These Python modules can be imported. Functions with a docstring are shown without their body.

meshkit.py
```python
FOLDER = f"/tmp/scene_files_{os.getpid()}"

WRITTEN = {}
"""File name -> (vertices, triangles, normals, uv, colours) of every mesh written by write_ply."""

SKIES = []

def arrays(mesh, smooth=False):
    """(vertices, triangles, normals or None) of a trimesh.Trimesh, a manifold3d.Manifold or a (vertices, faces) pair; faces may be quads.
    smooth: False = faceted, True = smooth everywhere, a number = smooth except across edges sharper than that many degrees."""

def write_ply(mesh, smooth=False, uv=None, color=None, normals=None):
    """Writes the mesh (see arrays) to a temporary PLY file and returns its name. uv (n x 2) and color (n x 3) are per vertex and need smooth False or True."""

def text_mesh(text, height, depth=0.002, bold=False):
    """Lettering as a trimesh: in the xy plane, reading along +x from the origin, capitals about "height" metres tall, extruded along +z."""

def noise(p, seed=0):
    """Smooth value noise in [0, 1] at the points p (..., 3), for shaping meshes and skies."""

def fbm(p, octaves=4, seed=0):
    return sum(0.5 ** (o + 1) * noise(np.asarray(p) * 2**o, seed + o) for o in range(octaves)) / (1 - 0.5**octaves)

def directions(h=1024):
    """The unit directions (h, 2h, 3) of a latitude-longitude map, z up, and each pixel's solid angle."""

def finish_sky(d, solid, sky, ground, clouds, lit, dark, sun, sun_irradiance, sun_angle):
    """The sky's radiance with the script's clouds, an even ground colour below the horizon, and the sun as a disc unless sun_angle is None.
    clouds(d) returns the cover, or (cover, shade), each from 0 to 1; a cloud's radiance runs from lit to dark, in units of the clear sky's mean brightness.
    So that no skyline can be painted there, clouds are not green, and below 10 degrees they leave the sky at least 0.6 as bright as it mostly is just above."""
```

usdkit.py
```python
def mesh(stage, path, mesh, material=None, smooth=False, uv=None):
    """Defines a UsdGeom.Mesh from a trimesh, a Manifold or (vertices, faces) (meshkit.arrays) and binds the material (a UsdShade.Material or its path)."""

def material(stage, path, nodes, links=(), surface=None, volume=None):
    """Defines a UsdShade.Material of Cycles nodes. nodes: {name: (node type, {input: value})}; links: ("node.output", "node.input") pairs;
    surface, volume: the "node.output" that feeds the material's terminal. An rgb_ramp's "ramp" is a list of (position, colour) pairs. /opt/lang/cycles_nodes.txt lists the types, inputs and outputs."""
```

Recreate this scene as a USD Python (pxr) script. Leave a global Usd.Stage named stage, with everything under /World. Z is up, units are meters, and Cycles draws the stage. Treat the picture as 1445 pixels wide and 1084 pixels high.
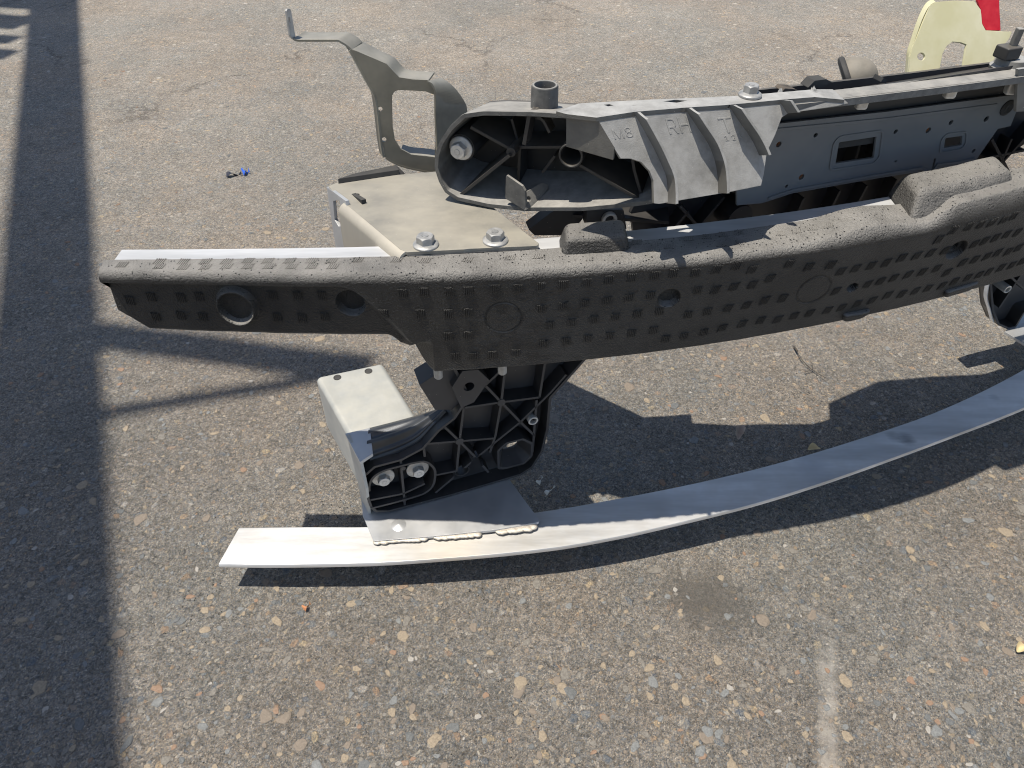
import math, random
import numpy as np, trimesh, manifold3d as mf
from shapely.geometry import Polygon, LineString, Point
from shapely.ops import unary_union
from pxr import Usd, UsdGeom, UsdLux, UsdShade, Gf, Sdf
import usdkit, meshkit

random.seed(7); rng = np.random.default_rng(7)
stage = Usd.Stage.CreateInMemory()
UsdGeom.Xform.Define(stage, '/World'); UsdGeom.Scope.Define(stage, '/World/Looks')

# ---------------------------------------------------------------- camera, sky, sun
CAM_H, PITCH, FPX = 0.70, math.radians(42.0), 1050.0
CP, SP = math.cos(PITCH), math.sin(PITCH)
cam = UsdGeom.Camera.Define(stage, '/World/camera')
cam.CreateHorizontalApertureAttr(36.0); cam.CreateVerticalApertureAttr(27.0)
cam.CreateFocalLengthAttr(36.0 * FPX / 1445.0)
cam.AddTranslateOp().Set(Gf.Vec3d(0, 0, CAM_H)); cam.AddRotateXOp().Set(90.0 - 42.0)
cam.CreateClippingRangeAttr(Gf.Vec2f(0.02, 1000.0))
cam.CreateExposureAttr(0.32)
SUN_A, SUN_B = 0.25, 0.05                     # a shadow runs this far along +x, +y per metre of height
to_sun = np.array([-SUN_A, -SUN_B, 1.0]); to_sun /= np.linalg.norm(to_sun)
SUN_EL = math.asin(to_sun[2]); SUN_ROT = math.atan2(to_sun[0], to_sun[1])
dome = UsdLux.DomeLight.Define(stage, '/World/sky')
sky_m = usdkit.material(stage, '/World/Looks/sky', {
    'sky': ('sky_texture', {'sky_type': 'single_scattering', 'sun_disc': False, 'sun_elevation': SUN_EL, 'sun_rotation': SUN_ROT}),
    'bg': ('background_shader', {'strength': 0.10})}, [('sky.color', 'bg.color')], surface='bg.background')
UsdShade.MaterialBindingAPI.Apply(dome.GetPrim()).Bind(sky_m)
dome.GetPrim().SetCustomDataByKey('kind', 'structure')
sun = UsdLux.DistantLight.Define(stage, '/World/sun')
sun.CreateIntensityAttr(1.2); sun.CreateAngleAttr(0.53); sun.CreateNormalizeAttr(True); sun.CreateColorAttr(Gf.Vec3f(1.0, 0.95, 0.86))
sun.AddRotateXYZOp().Set(Gf.Vec3f(0, 0, 0))
q = Gf.Rotation(Gf.Vec3d(0, 0, 1), Gf.Vec3d(*map(float, to_sun)))
sun.ClearXformOpOrder(); sun.AddTransformOp().Set(Gf.Matrix4d().SetRotate(q))

# ---------------------------------------------------------------- measuring helpers: a point of the place from where it is seen and the surface it lies on
def ray(u, v):
    x = (np.asarray(u, float) - 722.5) / FPX; w = -(np.asarray(v, float) - 542.0) / FPX
    return np.stack([x, CP + w * SP, -SP + w * CP], -1)
EYE = np.array([0, 0, CAM_H])
def onz(u, v, z):
    d = ray(u, v); t = (np.asarray(z) - CAM_H) / d[..., 2]
    return EYE + d * t[..., None]
class Plane:                                  # vertical or leaning plane; lean > 0: top leans away from the viewer
    def __init__(s, x0, y0, deg=0.0, z0=0.4, lean=0.0, bulge=None):
        a, l = math.radians(deg), math.radians(lean)
        s.e1 = np.array([math.cos(a), math.sin(a), 0]); back = np.array([-math.sin(a), math.cos(a), 0])
        s.e2 = back * math.sin(l) + np.array([0, 0, math.cos(l)]); s.n = np.cross(s.e1, s.e2)   # towards the viewer
        s.p0 = np.array([x0, y0, z0])
        s.bulge = bulge
    def hit(s, u, v):
        d = ray(u, v); t = ((s.p0 - EYE) @ s.n) / (d @ s.n)
        p = EYE + d * t[..., None]
        if s.bulge is not None:
            for _ in range(6):
                h = s.bulge((p - s.p0) @ s.e1, (p - s.p0) @ s.e2)
                t = ((s.p0 - EYE) @ s.n + h) / (d @ s.n); p = EYE + d * t[..., None]
        return p
    def to2(s, p): return np.stack([(p - s.p0) @ s.e1, (p - s.p0) @ s.e2], -1)
    def to3(s, q, h=0.0):
        q = np.asarray(q, float); return s.p0 + q[..., :1] * s.e1 + q[..., 1:2] * s.e2 + np.asarray(h)[..., None] * s.n
    def px2(s, pts):
        pts = np.asarray(pts, float); return s.to2(s.hit(pts[:, 0], pts[:, 1]))

def tm(v, f): return trimesh.Trimesh(np.asarray(v, float), np.asarray(f, int), process=False)
def cat(*ms): return trimesh.util.concatenate([m for m in ms if m is not None])
def extr(poly, plane, h0, h1):
    """shapely polygon in the plane's own coordinates, between the heights h0 and h1 over it."""
    out = []
    for g in getattr(poly, 'geoms', [poly]):
        if g.geom_type != 'Polygon' or g.area < 1e-8: continue
        m = trimesh.creation.extrude_polygon(g, h1 - h0, engine='earcut')
        v = m.vertices; out.append(tm(plane.to3(v[:, :2], v[:, 2] + h0), m.faces))
    return cat(*out)
def ppoly(plane, pts, holes=(), r=0.0):
    g = Polygon(plane.px2(pts))
    if not g.is_valid: g = g.buffer(0)
    if r: g = g.buffer(-r).buffer(2 * r).buffer(-r)
    for h in holes: g = g.difference(h)
    return g
def pcirc(plane, u, v, r, n=20):
    c = plane.px2([(u, v)])[0]; return Point(c).buffer(r, n // 4)
def prib(plane, pts, w): return LineString(plane.px2(pts)).buffer(w / 2, cap_style=2, join_style=1)
def frame_to(axis):
    z = np.asarray(axis, float); z = z / np.linalg.norm(z)
    x = np.cross([0, 0, 1.0] if abs(z[2]) < .9 else [0, 1.0, 0], z); x /= np.linalg.norm(x)
    m = np.eye(4); m[:3, 0], m[:3, 1], m[:3, 2] = x, np.cross(z, x), z; return m
def lathe(prof, n=32):
    """profile of (radius, height) pairs round z, closed where the radius is 0."""
    a = np.linspace(0, 2 * np.pi, n, endpoint=False); v = []; f = []
    for r, z in prof: v += [(r * math.cos(t), r * math.sin(t), z) for t in a]
    for i in range(len(prof) - 1):
        for j in range(n):
            k = (j + 1) % n; f += [(i*n+j, i*n+k, (i+1)*n+k), (i*n+j, (i+1)*n+k, (i+1)*n+j)]
    return tm(v, f)
def placed(m, pos, axis, spin=0.0):
    m = m.copy(); R = frame_to(axis); R[:3, 3] = pos
    m.apply_transform(R @ trimesh.transformations.rotation_matrix(spin, [0, 0, 1])); return m
def hexhead(r, h, z0):
    c = mf.CrossSection([[(r * math.cos(k * math.pi / 3), r * math.sin(k * math.pi / 3)) for k in range(6)]]).extrude(h)
    dome = mf.Manifold.revolve(mf.CrossSection([[(0, -.001), (r * 1.01, -.001), (r * 1.01, h * .8), (r * .84, h * 1.0001), (0, h * 1.0001)]]), 36)
    b = (c ^ dome).to_mesh(); m = tm(b.vert_properties[:, :3], b.tri_verts); m.apply_translation([0, 0, z0])
    letter = lathe([(0, z0 + h + .0002), (r * .35, z0 + h + .0002), (r * .35, z0 + h - .0004)], 12)
    return cat(m, letter)
def bolt(pos, axis, r=.0062, fl=.0105, spin=.2, shank=.006, h=.0065):
    w = lathe([(0, -shank), (r * .6, -shank), (r * .6, 0), (fl, 0), (fl, .0012), (fl * .96, .0017), (r * 1.05, .0028), (0, .0028)], 36)
    return placed(cat(w, hexhead(r, h, .0025)), pos, axis, spin)
def tube(pos, axis, ro, ri, h0, h1, n=32):
    c = .0006
    return placed(lathe([(ri, h0), (ro, h0), (ro, h1 - c), (ro - c, h1), (ri + c, h1), (ri, h1 - c), (ri, h0)], n), pos, axis)
def sheet(pts, surf, thick, res=10.0, holes=()):
    """A sheet whose outline is seen at pts, lying on surf, thick metres deep behind it."""
    g = Polygon(pts).buffer(0)
    for h in holes: g = g.difference(Polygon(h) if not hasattr(h, 'area') else h)
    v, f = trimesh.creation.triangulate_polygon(g, engine='earcut')
    v3 = np.column_stack([v, np.zeros(len(v))])
    v3, f = trimesh.remesh.subdivide_to_size(v3, f, res, max_iter=12)
    m = trimesh.Trimesh(v3, f); m.merge_vertices(); v, f = m.vertices[:, :2], m.faces
    P = surf.hit(v[:, 0], v[:, 1])
    t = tm(P, f); n = trimesh.Trimesh(P, f, process=False).vertex_normals
    if (n * (EYE - P)).sum() < 0: f = f[:, ::-1]; n = -n
    B = P - n * thick; k = len(P)
    e = np.sort(f[:, [[0, 1], [1, 2], [2, 0]]].reshape(-1, 2), 1); d = f[:, [[0, 1], [1, 2], [2, 0]]].reshape(-1, 2)
    _, inv, cnt = np.unique(e, axis=0, return_inverse=True, return_counts=True)
    bd = d[cnt[inv.ravel()] == 1]
    F = np.vstack([f, f[:, ::-1] + k, np.column_stack([bd[:, 1], bd[:, 0], bd[:, 0] + k]), np.column_stack([bd[:, 1], bd[:, 0] + k, bd[:, 1] + k])])
    return tm(np.vstack([P, B]), F)
def strip(A, B, C, D):
    """closed bar through four matching rails of points (quad cross-section)."""
    R = [np.asarray(r, float) for r in (A, B, C, D)]; n = len(R[0]); v = np.vstack(R); f = []
    for s in range(4):
        t = (s + 1) % 4
        for i in range(n - 1):
            a, b, c, d = s*n+i, s*n+i+1, t*n+i+1, t*n+i
            f += [(a, b, c), (a, c, d)]
    f += [(0, n, 2*n), (0, 2*n, 3*n), (n-1, 3*n-1, 2*n-1), (n-1, 4*n-1, 3*n-1)]
    m = tm(v, f); m.fix_normals(); return m
def hexa(b, t):
    """box with the four bottom points b and the four top points t, both going round the same way."""
    v = np.vstack([b, t]); f = [(0, 2, 1), (0, 3, 2), (4, 5, 6), (4, 6, 7)]
    for i in range(4):
        j = (i + 1) % 4; f += [(i, j, j + 4), (i, j + 4, i + 4)]
    m = tm(v, f); m.fix_normals(); return m
def thicken0(v, f, t):
    f = np.asarray(f); n = np.tile([0, 0, 1.0], (len(v), 1)); return thicken(np.asarray(v), f, n, t)
def thicken(v, f, n, t):
    k = len(v); e = f[:, [[0, 1], [1, 2], [2, 0]]].reshape(-1, 2); s = np.sort(e, 1); _, inv, cnt = np.unique(s, axis=0, return_inverse=True, return_counts=True); bd = e[cnt[inv.ravel()] == 1]
    m = tm(np.vstack([v, v - n * t]), np.vstack([f, f[:, ::-1] + k, np.column_stack([bd[:, 1], bd[:, 0], bd[:, 0] + k]), np.column_stack([bd[:, 1], bd[:, 0] + k, bd[:, 1] + k])])); m.fix_normals(); return m
def rbox(size, r, seg=3):
    hx, hy, hz = [s / 2 - r for s in size]
    s = mf.Manifold.sphere(r, 4 * seg)
    return mf.Manifold.batch_hull([s.translate((x*hx, y*hy, z*hz)) for x in (-1, 1) for y in (-1, 1) for z in (-1, 1)])
def m2t(m):
    q = m.to_mesh(); return tm(q.vert_properties[:, :3], q.tri_verts)
def smooth_curve(pts, n):
    pts = np.asarray(pts, float); s = np.r_[0, np.cumsum(np.linalg.norm(np.diff(pts, axis=0), axis=1))]
    from scipy.interpolate import PchipInterpolator
    return PchipInterpolator(s, pts)(np.linspace(0, s[-1], n))

# ---------------------------------------------------------------- naming helpers
used = {}
def numbered(parent, name):
    k = used.get((parent, name), 0); used[(parent, name)] = k + 1
    return f'{parent}/{name}' if k == 0 else f'{parent}/{name}_{k:03d}'
ORIGIN = {}
def thing(name, label, category, base=(0, 0, 0), group=None, kind=None):
    p = numbered('/World', name); x = UsdGeom.Xform.Define(stage, p); x.AddTranslateOp().Set(Gf.Vec3d(*map(float, base))); o = x.GetPrim()
    ORIGIN[p] = np.asarray(base, float)
    if label: o.SetCustomDataByKey('label', label)
    if category: o.SetCustomDataByKey('category', category)
    if group: o.SetCustomDataByKey('group', group)
    if kind: o.SetCustomDataByKey('kind', kind)
    return p
def obj(name, m, mat, parent, label=None, smooth=32, kind=None):
    p = numbered(parent, name); o = ORIGIN.get('/'.join(p.split('/')[:3]), np.zeros(3))
    m = tm(np.asarray(m.vertices) - o, m.faces)
    q = usdkit.mesh(stage, p, m, M[mat], smooth=smooth).GetPrim()
    if label: q.SetCustomDataByKey('label', label)
    if kind: q.SetCustomDataByKey('kind', kind)
    return p
def single(name, m, mat, label, category, smooth=32, group=None, kind=None):
    p = numbered('/World', name); q = usdkit.mesh(stage, p, m, M[mat], smooth=smooth).GetPrim()
    for k, v in (('label', label), ('category', category), ('group', group), ('kind', kind)):
        if v: q.SetCustomDataByKey(k, v)
    return p

# ---------------------------------------------------------------- materials
M = {}
def mat(name, nodes, links, surface='p.BSDF'): M[name] = usdkit.material(stage, '/World/Looks/' + name, nodes, links, surface=surface)
def worn(name, base, base2, rough, rough2=None, metallic=0.0, scale=30.0, dust=None, dust_amt=0.0, dust_all=0.0, fine=700.0, bumpd=0.00015, spec=0.5, stretch=(1, 1, 1), bevel=0.0006, speck=0.0, up=(.25, .95), smudge=()):
    """one material family: two tones by noise, fine grain relief, dust that has settled on upward faces, rounded edges."""
    rough2 = rough2 or rough + .12
    N = {'g': ('geometry', {}), 'mp': ('mapping', {'scale': stretch}),
         'n1': ('noise_texture', {'scale': scale, 'detail': 6.0, 'roughness': .62}),
         'n2': ('noise_texture', {'scale': fine, 'detail': 3.0, 'roughness': .6}),
         'r1': ('map_range', {'from_min': .36, 'from_max': .64, 'clamp': True}),
         'c1': ('mix_color', {'a': base, 'b': base2}),
         'ro': ('map_range', {'from_min': .3, 'from_max': .7, 'to_min': rough, 'to_max': rough2}),
         'bv': ('bevel', {'radius': bevel, 'samples': 4}),
         'b': ('bump', {'distance': bumpd, 'strength': 1.0, 'filter_width': .2}),
         'p': ('principled_bsdf', {'metallic': metallic, 'specular_ior_level': spec})}
    L = [('g.position', 'mp.vector'), ('mp.vector', 'n1.vector'), ('mp.vector', 'n2.vector'), ('n1.fac', 'r1.value'), ('r1.result', 'c1.fac'),
         ('n1.fac', 'ro.value'), ('ro.result', 'p.roughness'), ('n2.fac', 'b.height'), ('bv.bevel', 'b.normal'), ('b.normal', 'p.normal')]
    col = 'c1.result'
    if dust is not None:
        N.update({'sx': ('separate_xyz', {}), 'up': ('map_range', {'from_min': up[0], 'from_max': up[1], 'to_min': dust_all, 'to_max': dust_amt, 'clamp': True}),
                  'n3': ('noise_texture', {'scale': 55.0, 'detail': 8.0, 'roughness': .7}), 'r3': ('map_range', {'from_min': .3, 'from_max': .6, 'to_min': .45, 'to_max': 1.0, 'clamp': True}),
                  'mu': ('math', {'math_type': 'multiply'}), 'c3': ('mix_color', {'b': dust})})
        L += [('g.normal', 'sx.vector'), ('sx.z', 'up.value'), ('g.position', 'n3.vector'), ('n3.fac', 'r3.value'), ('up.result', 'mu.value1'), ('r3.result', 'mu.value2'),
              ('mu.value', 'c3.fac'), (col, 'c3.a')]
        col = 'c3.result'
    if speck:
        N.update({'vs': ('voronoi_texture', {'scale': 900.0}), 'sr': ('math', {'math_type': 'less_than', 'value2': .16}), 'sc': ('separate_color', {}), 'st': ('math', {'math_type': 'less_than', 'value2': speck}),
                  'sm': ('math', {'math_type': 'multiply'}), 'c4': ('mix_color', {'b': (.55, .5, .42)})})
        L += [('g.position', 'vs.vector'), ('vs.distance', 'sr.value1'), ('vs.color', 'sc.color'), ('sc.r', 'st.value1'), ('sr.value', 'sm.value1'), ('st.value', 'sm.value2'), ('sm.value', 'c4.fac'), (col, 'c4.a')]
        col = 'c4.result'
    for i, (pt, rad, c_, amt) in enumerate(smudge):
        N.update({f'sa{i}': ('vector_math', {'math_type': 'distance', 'vector2': tuple(map(float, pt))}), f'sb{i}': ('math', {'math_type': 'multiply_add', 'value2': rad * 1.3}), f'sc{i}': ('map_range', {'from_min': rad * .75, 'from_max': rad * 1.5, 'to_min': amt, 'to_max': 0.0, 'clamp': True}), f'sd{i}': ('mix_color', {'b': c_}), f'se{i}': ('noise_texture', {'scale': 110.0, 'detail': 8.0, 'roughness': .75})})
        L += [('mp.vector', f'se{i}.vector'), ('g.position', f'sa{i}.vector1'), (f'se{i}.fac', f'sb{i}.value1'), (f'sa{i}.value', f'sb{i}.value3'), (f'sb{i}.value', f'sc{i}.value'), (f'sc{i}.result', f'sd{i}.fac'), (col, f'sd{i}.a')]
        col = f'sd{i}.result'
    L.append((col, 'p.base_color'))
    mat(name, N, L)
DUST = (.30, .265, .215)
worn('aluminium', (.50, .50, .495), (.70, .695, .69), .40, .52, .45, scale=40, fine=900, bumpd=.00008, stretch=(.15, 1, 1), dust=(.55, .48, .38), dust_amt=.10)
worn('rail_aluminium', (.46, .46, .455), (.74, .735, .725), .42, .58, .6, scale=34, speck=.02, fine=1200, bumpd=.00006, stretch=(.12, 1, 1), dust=(.46, .40, .31), dust_amt=.36,
     smudge=[(onz(1282, 617, .062), .016, (.10, .10, .10), .8), (onz(1262, 612, .062), .012, (.14, .14, .14), .6), (onz(1150, 655, .06), .03, (.40, .40, .41), .5), (onz(420, 772, .042), .03, (.50, .49, .46), .5), (onz(930, 715, .052), .02, (.42, .40, .37), .55), (onz(1408, 553, .070), .014, (.11, .11, .11), .75), (onz(640, 772, .045), .06, (.62, .54, .43), .55)])
worn('dusty_plate', (.13, .128, .122), (.34, .31, .255), .5, .65, .2, scale=13, fine=900, bumpd=.0001, stretch=(.6, 1, 1), dust=(.38, .345, .27), dust_amt=.40, speck=.03)
worn('pale_box', (.29, .30, .295), (.42, .415, .385), .42, .6, .15, scale=22, fine=700, bumpd=.0001, dust=(.42, .385, .30), dust_amt=.4, speck=.03)
worn('side_plate', (.33, .30, .25), (.42, .38, .31), .5, .65, .15, scale=16, fine=900, bumpd=.0001, stretch=(1, 1, .15))
worn('black_plastic', (.013, .013, .014), (.022, .021, .021), .42, .6, scale=40, fine=1500, bumpd=.00012, dust=DUST, dust_amt=.32, dust_all=.015, speck=.01)
worn('tie_plastic', (.013, .013, .015), (.024, .023, .024), .40, .55, scale=40, fine=1500, bumpd=.00012, dust=DUST, dust_amt=.09, dust_all=.02, speck=.01)
worn('grey_plastic', (.085, .080, .070), (.13, .122, .105), .55, .7, scale=60, fine=1400, bumpd=.0002, dust=(.37, .362, .345), dust_amt=.9, dust_all=.06, speck=.02, up=(.05, .42))
worn('rim_plastic', (.05, .05, .05), (.11, .108, .10), .55, .7, scale=120, fine=1400, bumpd=.00025, dust=(.40, .375, .335), dust_amt=.66, dust_all=.07, speck=.03)
worn('panel_steel', (.105, .112, .120), (.14, .145, .15), .40, .55, .1, scale=12, fine=900, bumpd=.00007, dust=DUST, dust_amt=.4, dust_all=.04)
worn('olive_steel', (.165, .155, .125), (.25, .23, .18), .42, .58, .35, scale=25, fine=900, bumpd=.0001, dust=(.5, .47, .42), dust_amt=.35)
worn('zinc_yellow', (.54, .50, .29), (.64, .60, .41), .38, .5, .0, scale=22, fine=700, bumpd=.00006, dust=(.6, .56, .45), dust_amt=.2)
worn('red_paint', (.42, .008, .018), (.50, .02, .03), .32, .5, scale=120, fine=600, bumpd=.00006)
worn('dark_steel', (.055, .058, .063), (.09, .092, .096), .34, .48, .55, scale=30, fine=900, bumpd=.00006)
worn('plate_steel', (.40, .41, .42), (.52, .52, .52), .34, .5, .5, scale=18, fine=900, bumpd=.00005, dust=(.5, .44, .35), dust_amt=.2)
worn('bolt_steel', (.42, .40, .37), (.56, .54, .50), .42, .58, .3, scale=160, fine=1600, bumpd=.00012, dust=(.5, .45, .37), dust_amt=.35, dust_all=.1)
worn('pale_bolt', (.26, .258, .25), (.38, .37, .35), .40, .55, .35, scale=160, fine=1600, bumpd=.0001)
worn('weld', (.36, .33, .28), (.52, .49, .44), .4, .6, .4, scale=260, fine=1200, bumpd=.0004, dust=(.55, .42, .28), dust_amt=.3)
worn('rust', (.22, .08, .03), (.35, .14, .06), .7, .8, scale=200)
worn('rubber', (.012, .012, .012), (.02, .02, .02), .6, .75, scale=60, dust=DUST, dust_amt=.12)
worn('horn_dust', (.11, .10, .08), (.17, .15, .12), .65, .8, scale=60, dust=DUST, dust_amt=.6)
worn('gantry_paint', (.25, .26, .27), (.32, .33, .33), .45, .6, .1, scale=4, fine=100)
worn('blue_foil', (.02, .09, .55), (.04, .16, .70), .3, .4, scale=60)
worn('dark_foil', (.012, .014, .02), (.03, .03, .04), .3, .4, scale=60)
worn('dry_leaf', (.32, .24, .18), (.42, .34, .27), .6, .8, scale=90, fine=400, bumpd=.0004)
worn('pale_leaf', (.48, .38, .20), (.60, .48, .27), .6, .8, scale=90, fine=400, bumpd=.0004)
worn('twig', (.05, .04, .03), (.10, .08, .06), .7, .8, scale=90)
worn('orange_scrap', (.40, .15, .06), (.5, .24, .11), .6, .8, scale=200)
worn('paper', (.6, .57, .5), (.7, .67, .6), .7, .8, scale=90)
# foam of fused beads: cells with pits between them, dust on what faces up
def foam_mat(name, base, base2, dust_amt):
    mat(name, {
        'g': ('geometry', {}),
        'v': ('voronoi_texture', {'scale': 330.0, 'feature': 'distance_to_edge'}),
        'vc': ('voronoi_texture', {'scale': 330.0}),
        'v2': ('voronoi_texture', {'scale': 430.0}), 'v2c': ('separate_color', {}),
        'pit_d': ('math', {'math_type': 'less_than', 'value2': .26}), 'pit_r': ('math', {'math_type': 'less_than', 'value2': .24}), 'pit': ('math', {'math_type': 'multiply'}),
        'n': ('noise_texture', {'scale': 22.0, 'detail': 8.0, 'roughness': .7}), 'nf': ('noise_texture', {'scale': 560.0, 'detail': 3.0, 'roughness': .65}),
        'edge': ('map_range', {'from_min': 0.0, 'from_max': .16, 'clamp': True}),
        'h1': ('math', {'math_type': 'multiply', 'value2': .30}), 'h2': ('math', {'math_type': 'multiply_add', 'value2': 2.0}), 'h3': ('math', {'math_type': 'multiply_add', 'value2': -1.6}),
        'b': ('bump', {'distance': .0009, 'strength': 1.0, 'filter_width': .2}),
        'c': ('mix_color', {'a': base, 'b': base2}), 'r': ('map_range', {'from_min': .4, 'from_max': .62, 'clamp': True}),
        'sx': ('separate_xyz', {}), 'up': ('map_range', {'from_min': .15, 'from_max': .95, 'to_min': .02, 'to_max': dust_amt, 'clamp': True}),
        'dn': ('map_range', {'from_min': .32, 'from_max': .6, 'to_min': .55, 'to_max': 1.0, 'clamp': True}), 'du': ('math', {'math_type': 'multiply'}), 'de': ('math', {'math_type': 'multiply'}), 'dd': ('mix_color', {'b': (.33, .31, .28)}),
        'pk': ('mix_color', {'b': (.006, .006, .006)}),
        'p': ('principled_bsdf', {'roughness': .50, 'specular_ior_level': .42})},
        [('g.position', x + '.vector') for x in ('v', 'vc', 'v2', 'n', 'nf')] + [
         ('v2.color', 'v2c.color'), ('v2.distance', 'pit_d.value1'), ('v2c.r', 'pit_r.value1'), ('pit_d.value', 'pit.value1'), ('pit_r.value', 'pit.value2'),
         ('v.distance', 'edge.value'), ('edge.result', 'h1.value1'), ('nf.fac', 'h2.value1'), ('h1.value', 'h2.value3'), ('pit.value', 'h3.value1'), ('h2.value', 'h3.value3'),
         ('h3.value', 'b.height'), ('b.normal', 'p.normal'), ('n.fac', 'r.value'), ('r.result', 'c.fac'),
         ('g.normal', 'sx.vector'), ('sx.z', 'up.value'), ('n.fac', 'dn.value'), ('up.result', 'du.value1'), ('dn.result', 'du.value2'), ('du.value', 'dd.fac'), ('c.result', 'dd.a'),
         ('dd.result', 'pk.a'), ('pit.value', 'pk.fac'), ('pk.result', 'p.base_color')])
foam_mat('foam', (.0080, .0078, .0075), (.018, .017, .0155), .70)
foam_mat('foam_mark', (.0065, .0065, .0065), (.0105, .010, .0095), .2)
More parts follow.
